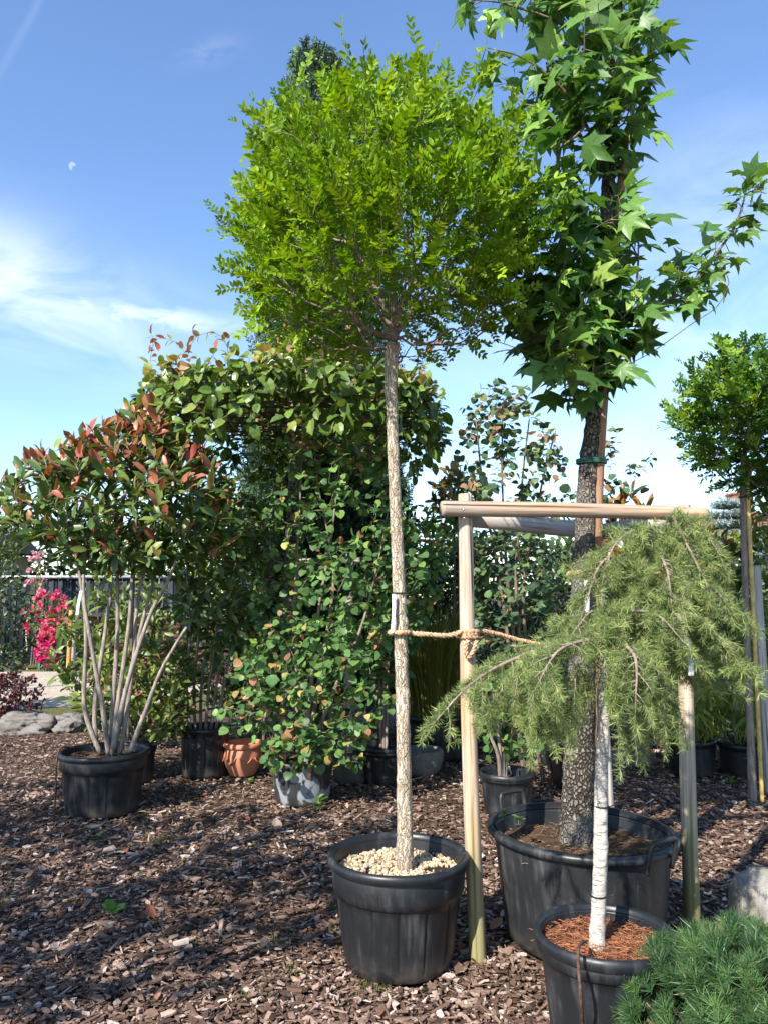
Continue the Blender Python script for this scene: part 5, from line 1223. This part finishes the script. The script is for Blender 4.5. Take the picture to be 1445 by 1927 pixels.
bush('magnolia_shrub', 'magnolia with orange-brown leaf backs beside the blue spruce', C(1330, 1070, 7.8), (.33, .3, .38), M_mag, 50, .17, lambda L: L.__setitem__('t', np.where(rng.random(len(L['s'])) < .4, .75 + .25 * rng.random(len(L['s'])), .5 * rng.random(len(L['s'])))), lf=[T_leaf((.26, .40, .36), .05, .15, -.1)], up=.5, spacing=.06)
bush('hedge_shrub', 'mid-green hedge shrub behind the weathered right post', C(1270, 1150, 8.8), (.7, .5, .75), M_bgA, 240, .085)
bush('yellow_shrub', 'yellow-green shrub at the foot of the blue spruce', C(1345, 1060, 9.8), (.45, .4, .45), M_bgY, 140, .08)
bush('hedge_shrub', 'fine dark conifer-like hedge shrub right of the blue spruce', C(1385, 1150, 9.6), (.7, .5, .75), M_bgD, 280, .07)
bush('locust_shrub', 'yellow-green leafy shrub behind the bamboo stake of the round-headed right tree', C(1462, 960, 6.9), (.30, .4, .55), M_bgY, 130, .08)
bush('hedge_shrub', 'tall mid-green hedge shrub right of the bamboo-staked tree', C(1470, 1130, 7.6), (.38, .5, .9), M_bgA, 170, .085)
bush('hedge_shrub', 'light green tree top peeping over the red-tipped shrub', C(450, 960, 12.5), (.55, .5, .6), M_bgA, 150, .10, cat='shrub')
bush('lime_maple', 'lime-leaved young tree peeping above the red-tipped shrub', C(262, 790, 6.6), (.13, .15, .13), M_bgY, 22, .12, trunks=1, th=.012)
bush('dark_elaeagnus', 'large dark grey-green shrub at the edge of the gravel', C(-15, 1180, 11.0), (.60, .6, .95), M_bgD, 320, .085)
bush('silver_shrub', 'pale green shrub above the dark fence at the edge of the nursery', C(-10, 1000, 13.0), (.55, .5, .7), M_bgA, 200, .09)
bush('dogwood_shrub', 'dark leafed shrub beyond the terracotta pot in deep shade', C(470, 1220, 9.6), (.8, .5, .9), M_bgD, 260, .09)
bush('shade_shrub', 'dark leafy shrub behind the wide black pot', C(880, 1260, 9.2), (.9, .5, .9), M_bgD, 260, .09)
bush('shade_shrub', 'dark leafy shrub behind the arching bamboo', C(1330, 1290, 9.2), (1.2, .5, .8), M_bgD, 300, .09)
for x, d, h, w, mt, lb in ((-60, 26, 4.6, 2.0, 0, 'broad green tree at the far left behind the fence'), (120, 27, 4.3, 1.9, 2, 'dark green tree behind the fence above the roses'), (290, 25, 4.0, 1.8, 0, 'mid-green tree behind the fence and the red-tipped shrub'), (430, 24, 4.4, 1.7, 1, 'light green tree far behind the yew'), (830, 24, 3.9, 1.7, 0, 'mid-green tree far behind the left timber post'), (960, 25, 3.7, 1.8, 2, 'dark tree far behind the blue-green katsura'), (1110, 26, 3.6, 1.8, 0, 'green tree far behind the grey sweetgum trunk'), (1230, 24, 3.2, 1.6, 2, 'dark low tree far behind the weeping cedar'), (1330, 22, 2.7, 1.5, 0, 'low green tree in front of the distant house'), (1460, 24, 3.6, 1.7, 2, 'dark tree right of the blue spruce')):
    p = at(x, 1100, d); bush('background_tree', lb, (p.x, d, h * .55), (w, 1.2, h * .48), (M_bgA, M_bgY, M_bgD)[mt], 210, .30, cat='tree', spacing=.075, length=.4, trunks=1, th=.09, group='trees beyond the nursery')
M_pur = leaf_mat('purple_leaf', [(0, (.035, .012, .016)), (.6, (.09, .02, .028)), (1, (.19, .05, .06))], .25, .4, .4)
bush('purple_shrub', 'low dark purple-leaved shrub in a red-brown pot by the gravel', C(20, 1305, 9.6), (.38, .35, .26), M_pur, 160, .05, lf=[T_leaf((.4, .6, .4), .05, .1, -.1)], spacing=.022, th=.008)
c = at(5, 1358, 9.6); mb = MB(); lathe(mb, [(.02, .0), (.12, .0), (.135, .02), (.17, .22), (.185, .225), (.185, .26), (.165, .26), (.155, .2), (.02, .19)], (c.x, c.y, 0), 32)
single('plant_pot', mb, simple_mat('redbrown_clay', (.16, .05, .04), .7, .3), 'red-brown clay pot under the purple shrub', 'plant pot', (c.x, c.y, 0))

# roses, their pots
M_rose = leaf_mat('rose_leaf', [(0, (.06, .10, .02)), (.5, (.15, .20, .035)), (1, (.30, .30, .06))], .3, .45, .35)
def petal_mat(name, a, b): return leaf_mat(name, [(0, a), (1, b)], .35, .6, .2, (1.1, .9, 1.0))
PINK = petal_mat('pink_petal', (.55, .04, .12), (.80, .20, .30)); MAG = petal_mat('magenta_petal', (.50, .02, .14), (.68, .06, .24)); PALE = petal_mat('pale_pink_petal', (.60, .30, .36), (.75, .50, .52))
LF_pet = [T_leaf((.6, .8, .7), 0, .2, -.2 + .5 * s) for s in range(2)]
def rose(label, c, r, n_leaf, blooms, size, petal, stem_top=None):
    root = bush('rose_bush', label, c, r, M_rose, n_leaf, .06, group='roses by the fence', spacing=.05)
    cs = ell_pts((c[0], c[1] - r[1] * .3, c[2] + r[2] * .1), (r[0], r[1] * .9, r[2]), blooms, .85)
    for q in cs:
        k = 14; d = nrm(rng.normal(size=(k, 3)) + np.array([0, -.4, .5])); L = dict(pos=np.repeat(q[None], k, 0), y=d, n=np.cross(d, rng.normal(size=(k, 3))), s=np.full(k, size) * (.7 + .5 * rng.random(k)), t=rng.random(k), r=np.ones(k)); 
        before = set(root.children); foliage(root, LF_pet, L, petal, 0, rest='blossom')
        for ch in set(root.children) - before: del ch['kind']
rose('yellow-green climbing rose with clustered pink blooms against the dark fence', C(97, 1165, 17.3), (.55, .4, .62), 260, 34, .10, PINK)
rose('bushy pink rose hanging over its pink pots', C(112, 1190, 16.9), (.50, .3, .30), 160, 22, .10, PINK)
rose('low magenta rose spilling to the ground left of the square pot', C(90, 1228, 16.9), (.28, .3, .32), 40, 20, .12, MAG)
rose('pale pink rambling rose climbing the slanted cane by the fence', C(72, 1085, 18.3), (.22, .2, .55), 40, 9, .10, PALE)
mb = MB(); q0, q1 = gnd(52, 1262), at(82, 1090, 18.3); tube(mb, resample([at(50, 1175, 18.2), at(66, 1130, 18.3), q1], 8), .02, 6); tube(mb, resample([q0, at(50, 1175, 18.2)], 6), .02, 6); single('garden_cane', mb, simple_mat('cane_wood', (.42, .33, .22), .8, .2), 'slanted pale cane leaning on the dark fence with the rambling rose', 'cane', tuple(q0))
c = gnd(120, 1262); GP = simple_mat('grey_square_pot', (.14, .145, .15), .7, .3)
mb = MB(); box(mb, (c.x, c.y + .2, .30), (.20, .20, .30)); box(mb, (c.x, c.y + .2, .585), (.225, .225, .03)); single('planter_box', mb, GP, 'square grey planter standing in front of the roses', 'planter', (c.x, c.y + .2, 0), smooth=False)
PINKPOT = simple_mat('pink_plastic', (.60, .10, .30), .5, .4, .15)
for (x, y, d, r, h), lb in (((109, 1195, 17.2, .13, .26), 'bright pink flower pot on the green stand'), ((121, 1200, 17.3, .13, .24), 'bright pink flower pot right of its twin on the stand'), ((98, 1238, 17.0, .20, .42), 'large crumpled magenta flower pot on the ground')):
    c = at(x, y, d); z0 = max(0, c.z - h / 2); mb = MB(); lathe(mb, [(.01, 0), (r * .75, 0), (r, h), (r * 1.06, h), (r * 1.06, h + .03), (r * .9, h + .03), (r * .8, h * .6), (.01, h * .6)], (c.x, c.y, z0), 20, wob=lambda an, z: .03 * np.sin(an * 5)); single('flower_pot', mb, PINKPOT, lb, 'flower pot', (c.x, c.y, z0))
c = at(115, 1211, 17.25); mb = MB(); z = .44; box(mb, (c.x, c.y, z), (.42, .25, .02)); 
for sx in (-.36, .36):
    for sy in (-.2, .2): box(mb, (c.x + sx, c.y + sy, z / 2 - .01), (.025, .025, z / 2))
single('plant_stand', mb, simple_mat('green_paint', (.03, .14, .11), .5, .4), 'low green plant stand holding the pink pots', 'stand', (c.x, c.y, 0), smooth=False)
c = gnd(29, 1262); mb = MB(); lathe(mb, [(.01, 0), (.16, 0), (.2, .4), (.21, .4), (.21, .44), (.18, .44), (.16, .3), (.01, .3)], (c.x, c.y, 0), 24); single('plant_pot', mb, simple_mat('silver_pot', (.32, .34, .35), .5, .4), 'silvery grey pot standing by the dark shrub near the fence', 'plant pot', (c.x, c.y, 0))
for x, d, lb in ((135, 15.4, 'smooth orange bamboo pole standing left of the red-tipped shrub'), (141, 15.6, 'greyish round post beside the orange bamboo pole')):
    a, b = at(x, 1148 + (x - 135) * 2, d), at(x - 4, 1220, d); b = Vector((b.x, b.y, 0)); mb = MB(); tube(mb, resample([b, a], 12), .045 if x == 135 else .06, 10); single('garden_pole', mb, simple_mat('bamboo_orange', (.50, .24, .07), .5, .3) if x == 135 else W_grey, lb, 'pole', tuple(b))

# round-headed tree on the right with its bamboo cane
def right_globe():
    d = 6.3; c = at(1425, 790, d); base = gnd(1403, 1440); base = Vector((at(1405, 1300, d).x, d, 0)); root = thing('globe_tree', base, 'dark green round-headed tree on a thin brown trunk tied to a bamboo cane', 'tree')
    mb, P, R = trunk_mesh([base - Vector((0, 0, .02)), at(1403, 1150, d), at(1400, 1000, d), at(1398, 915, d)], [.034, .028, .026, .03], 14, 80, .1, 14, 2, 12, 8); mb.build('trunk', B_tan, root)
    sk = Skel(); ids = sk.line(P[::8]); sk.node(V3(at(1398, 905, d)), ids[-1], True, True)
    A = ell_pts((c.x, d, c.z + .02), (.60, .56, .60), 560, .65); A = A[A[:, 2] > at(1400, 925, d).z]
    paths = sk.grow(A, bf=.3, step=.1, lift=.1); sk.radii(.002, 2.3, .022); sk.branches(root, B_tan, most=14)
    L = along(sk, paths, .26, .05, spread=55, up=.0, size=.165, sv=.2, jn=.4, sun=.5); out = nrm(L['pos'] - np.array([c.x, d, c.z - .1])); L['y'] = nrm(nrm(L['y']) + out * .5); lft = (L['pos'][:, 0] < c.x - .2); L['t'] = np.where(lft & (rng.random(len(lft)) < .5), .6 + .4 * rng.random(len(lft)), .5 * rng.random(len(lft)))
    m = leaf_mat('robinia_leaf', [(0, (.035, .095, .012)), (.5, (.08, .18, .018)), (1, (.27, .40, .035))], .34, .5, .3, (1.35, 1.25, .4))
    foliage(root, [T_pinnate(20 + s, 6, .28, .5) for s in range(4)], L, m, 300)
    mb = MB(); a0 = Vector((base.x + .06, d - .03, 0)); a1 = at(1405, 905, d - .03); P = resample([a0, a1], 40); tube(mb, P, [.016 + (.002 if k % 8 == 0 else 0) for k in range(40)], 10); single('bamboo_cane', mb, simple_mat('bamboo_yellow', (.52, .36, .11), .45, .4, .2), 'golden bamboo cane tied to the thin trunk of the right-hand tree', 'cane', tuple(a0))
    cc = at(1400, 935, d - .01); mb = MB(); tube(mb, ring_pts(cc, .045, 24), .007, 5, False); single('tree_tie', mb, TIE, 'green tie holding the thin trunk to the bamboo cane', 'tree tie', tuple(cc))
    p0 = gnd(1428, 1470); q = at(1421, 1065, 6.6); q0 = Vector((q.x + .02, 6.6, -.03)); rt = thing('wooden_post', q0, 'weathered grey wooden post right of the bamboo-caned tree', 'post'); along_axis('post', log(q0, q, .04, .038, 30, 14, .05, 12), W_grey, rt, q0, q)
right_globe()
def spruce():
    c = at(1378, 1100, 13.5); zt = at(1390, 935, 13.5).z; zb = .3; root = thing('blue_spruce', (c.x, 13.5, 0), 'pale blue spruce in front of the distant brown roof', 'tree')
    mb, P, R = trunk_mesh([(c.x, 13.5, -.02), (c.x, 13.5, zt)], [.09, .015], 10, 30, .08, 6, 2, 0, 3); mb.build('trunk', B_dark, root); P_ = []; Y = []; bm_ = MB()
    for k in range(17):
        z = zb + (zt - zb) * k / 17; rad = (.95 * (1 - k / 17.5)) + .05; nb = 11
        for j in range(nb):
            a = j * 6.283 / nb + k * .7; o = np.array([math.cos(a), math.sin(a), 0]); e = np.array([c.x, 13.5, z]) + o * rad + np.array([0, 0, -.02 + .12 * rad]); s = np.array([c.x, 13.5, z + .08]); tube(bm_, [s, (s + e) / 2 - UP * .03, e], [.014, .01, .005], 4, False)
            for u in np.linspace(.3, 1, 6):
                for w in (-1, 0, 1): P_.append(s + (e - s) * u + np.cross(o, UP) * w * .10 * (1.2 - u) - UP * .02); Y.append(o * .8 + np.cross(o, UP) * w * .7 + UP * (.25 + .3 * (u > .9)) + rng.normal(size=3) * .12)
    bm_.build('branch', B_dark, root)['kind'] = 'stuff'; n = len(P_); L = dict(pos=np.array(P_), y=np.array(Y), n=rng.normal(size=(n, 3)), s=.20 * (1 + rng.normal(size=n) * .15), t=rng.random(n), r=np.clip(1 + rng.normal(size=n) * .15, .5, 1.6))
    foliage(root, [T_needles(60 + s, 30, .22, 35, 75, .05, along=.85) for s in range(3)], L, leaf_mat('spruce_needle', [(0, (.13, .19, .18)), (.6, (.24, .33, .32)), (1, (.36, .46, .45))], .1, .5, .3), 0)
spruce()

# trees outside the frame, behind and left of the camera, whose shade dapples the mulch
bush('shade_tree', 'leafy nursery tree whose dappled shade falls across the mulch', (-4.1, .35, 4.0), (1.25, 1.2, .95), M_bgA, 230, .15, cat='tree', spacing=.10, length=.35, trunks=1, th=.07)
bush('shade_tree', 'second leafy nursery tree shading the ribbed tub of the red-tipped shrub', (-5.35, 2.1, 3.9), (1.0, 1.0, .8), M_bgA, 170, .15, cat='tree', spacing=.10, length=.35, trunks=1, th=.06)

# ------------------------------------------------------------------ ground details: weeds, fallen leaves, tufts
def grass_tuft(c, n, h, mat, mb):
    for _ in range(n):
        a = rng.random() * 6.283; p = V3(c) + np.array([rng.normal() * .03, rng.normal() * .03, -.01]); L_ = h * (.5 + .7 * rng.random()); o = np.array([math.cos(a), math.sin(a), 0]) * L_ * (.3 + .6 * rng.random()); s = np.array([-math.sin(a), math.cos(a), 0]) * .0022
        V = []
        for u in (0, .4, .75, 1): q = p + UP * L_ * (u - .35 * u * u) + o * u * u; V += [q - s * (1 - .9 * u), q + s * (1 - .9 * u)]
        mb.add(V, [(0, 1, 3, 2), (2, 3, 5, 4), (4, 5, 7, 6)], rng.random(), .8 + .4 * rng.random())
M_grs = leaf_mat('weed_grass', [(0, (.06, .08, .02)), (.6, (.12, .15, .035)), (1, (.26, .25, .09))], .3, .5, .3)
mb = MB()
spots = [(660, 1680), (545, 1770), (520, 1775), (640, 1750), (655, 1775), (690, 1855), (550, 1830), (30, 1690), (10, 1480), (40, 1460), (1240, 1700), (1260, 1740), (890, 1760), (900, 1690), (640, 1705), (300, 1560), (700, 1860), (330, 1780), (480, 1880), (20, 1600), (1180, 1470), (870, 1490)]
for x, y in spots:
    for _ in range(3): c = gnd(x + rng.normal() * 16, y + rng.normal() * 9); c.z = soil_h(c.x, c.y); grass_tuft(c, 16, .05, None, mb)
for _ in range(900):
    x, y = scatter_ground(1, 9.6, 11.2, -.62, -.26); grass_tuft((x[0], y[0], .016), 7, .05, None, mb)
for _ in range(350):
    x, y = scatter_ground(1, 16.6, 18.2, -.58, -.3); grass_tuft((x[0], y[0], .016), 6, .07, None, mb)
single('grass_tufts', mb, M_grs, 'short weedy grass tufts sprouting through the mulch and along the path', 'grass', (0, 0, 0), kind='stuff')
M_weed = leaf_mat('weed_leaf', [(0, (.05, .12, .03)), (1, (.20, .32, .05))], .3, .5, .3)
def weed(x, y, n, s, label, h=.02, z=0.0, d=None):
    c = gnd(x, y) if d is None else at(x, y, d); c.z = max(c.z, soil_h(c.x, c.y) - .005) if d is None else c.z; root = thing('weed', c, label, 'weed'); st = MB(); k = 0
    tube(st, [V3(c) - UP * .02, V3(c) + UP * h], .003, 5); st.build('stem', M_weed, root)
    for i in range(n):
        a = i * 2.4 + rng.random(); q = MB(); v, f = xf(T_leaf((.4, .6, .5), .12, .12, -.15), V3(c) + UP * h * (i / n), (math.cos(a), math.sin(a), .45 + .3 * rng.random()), (0, 0, 1), s * (.7 + .5 * rng.random())); q.add(v, f, rng.random(), 1); q.build('leaf', M_weed, root)
weed(600, 1525, 9, .07, 'bright yellow-green seedling in front of the scuffed grey pot', .10); weed(565, 1513, 6, .05, 'small yellow-green seedling left of the taller one by the grey pot', .04); weed(215, 1722, 7, .085, 'flat green weed rosette in the open mulch', .02)
weed(470, 1473, 6, .05, 'small lime seedling at the foot of the terracotta pot', .03); weed(188, 1578, 4, .05, 'small weed near the ribbed tub\'s foot', .03); weed(1375, 1478, 7, .07, 'leafy weed in front of the bamboo pot beyond the boulder', .07); weed(1415, 1470, 8, .06, 'upright weed sprouting against the right bamboo pot', .20); weed(1210, 1450, 7, .06, 'weed under the hanging cedar tips', .08); weed(300, 1585, 4, .04, 'tiny yellowish weed in the shaded mulch', .02)
for x, y, d, lb in ((975, 1546, 3.78, 'small grassy weed in the soil of the big oval tub'), (945, 1535, 3.9, 'spiky tuft in the soil at the left of the big oval tub')):
    c = at(x, y, d); c.z = P_gum['soil_z']; weed(x, y, 8, .032, lb, .02, d=d)
FL = leaf_mat('fallen_leaf', [(0, (.16, .05, .03)), (.4, (.30, .11, .06)), (.75, (.36, .22, .13)), (1, (.40, .33, .22))], .15, .6, .3)
proto = []
for k in range(6):
    q = MB(); v, f = T_leaf((.3, .46, .36), .08, .25 - .08 * (k % 3), .25 - .2 * (k % 3)); q.add(v, f, k / 5, 1); proto.append(q)
fx, fy = [], []
for k in range(70):
    if k < 45: x, y = 120 + 720 * rng.random(), 1475 + 150 * rng.random() ** 1.2
    else: x, y = 1000 * rng.random(), 1500 + 420 * rng.random()
    c = gnd(x, y)
    if any((c.x - a) ** 2 + (c.y - b) ** 2 < (r + .04) ** 2 for a, b, r in POT_FOOT): continue
    if k < 6 or not fx: o = proto[k % 6].build('fallen_leaf', FL, None, True, (0, 0, 0)); fx.append(o)
    else: o = fx[k % len(fx)].copy(); COL.objects.link(o)
    o.location = (c.x, c.y, soil_h(c.x, c.y) + .022); o.rotation_euler = (rng.normal() * .3, rng.normal() * .3, rng.random() * 6.28); s = .07 * (.7 + .6 * rng.random()); o.scale = (s, s, s)
    tag(o, 'dry curled red-brown leaf lying on the bark mulch', 'fallen leaf', 'fallen leaves on the mulch')
# needle litter and twigs on the two near pots
def litter(root, n, mat, length):
    mb = MB(); H = root['soil_z']; R = root['rad'] * .84
    for _ in range(n):
        a = rng.random() * 6.283; r = R * math.sqrt(rng.random()); p = np.array([root.location.x + math.cos(a) * r, root.location.y + math.sin(a) * r, H + .012]); d = nrm(np.array([rng.normal(), rng.normal(), rng.normal() * .12])); L_ = length * (.5 + rng.random()); tube(mb, [p, p + d * L_ * .5 + UP * .003, p + d * L_], .0011, 3, False)
    mb.build('litter', mat, root)['kind'] = 'stuff'
litter(P_ced, 700, simple_mat('red_needle_litter', (.34, .14, .07), .9, .2, .4, 50), .045)
litter(P_gum, 260, simple_mat('dry_litter', (.30, .20, .12), .9, .2, .4, 50), .04)
litter(P_pho, 160, simple_mat('dry_litter_b', (.30, .18, .11), .9, .2, .4, 50), .05)
lay_mulch()
print('leaves', N_)
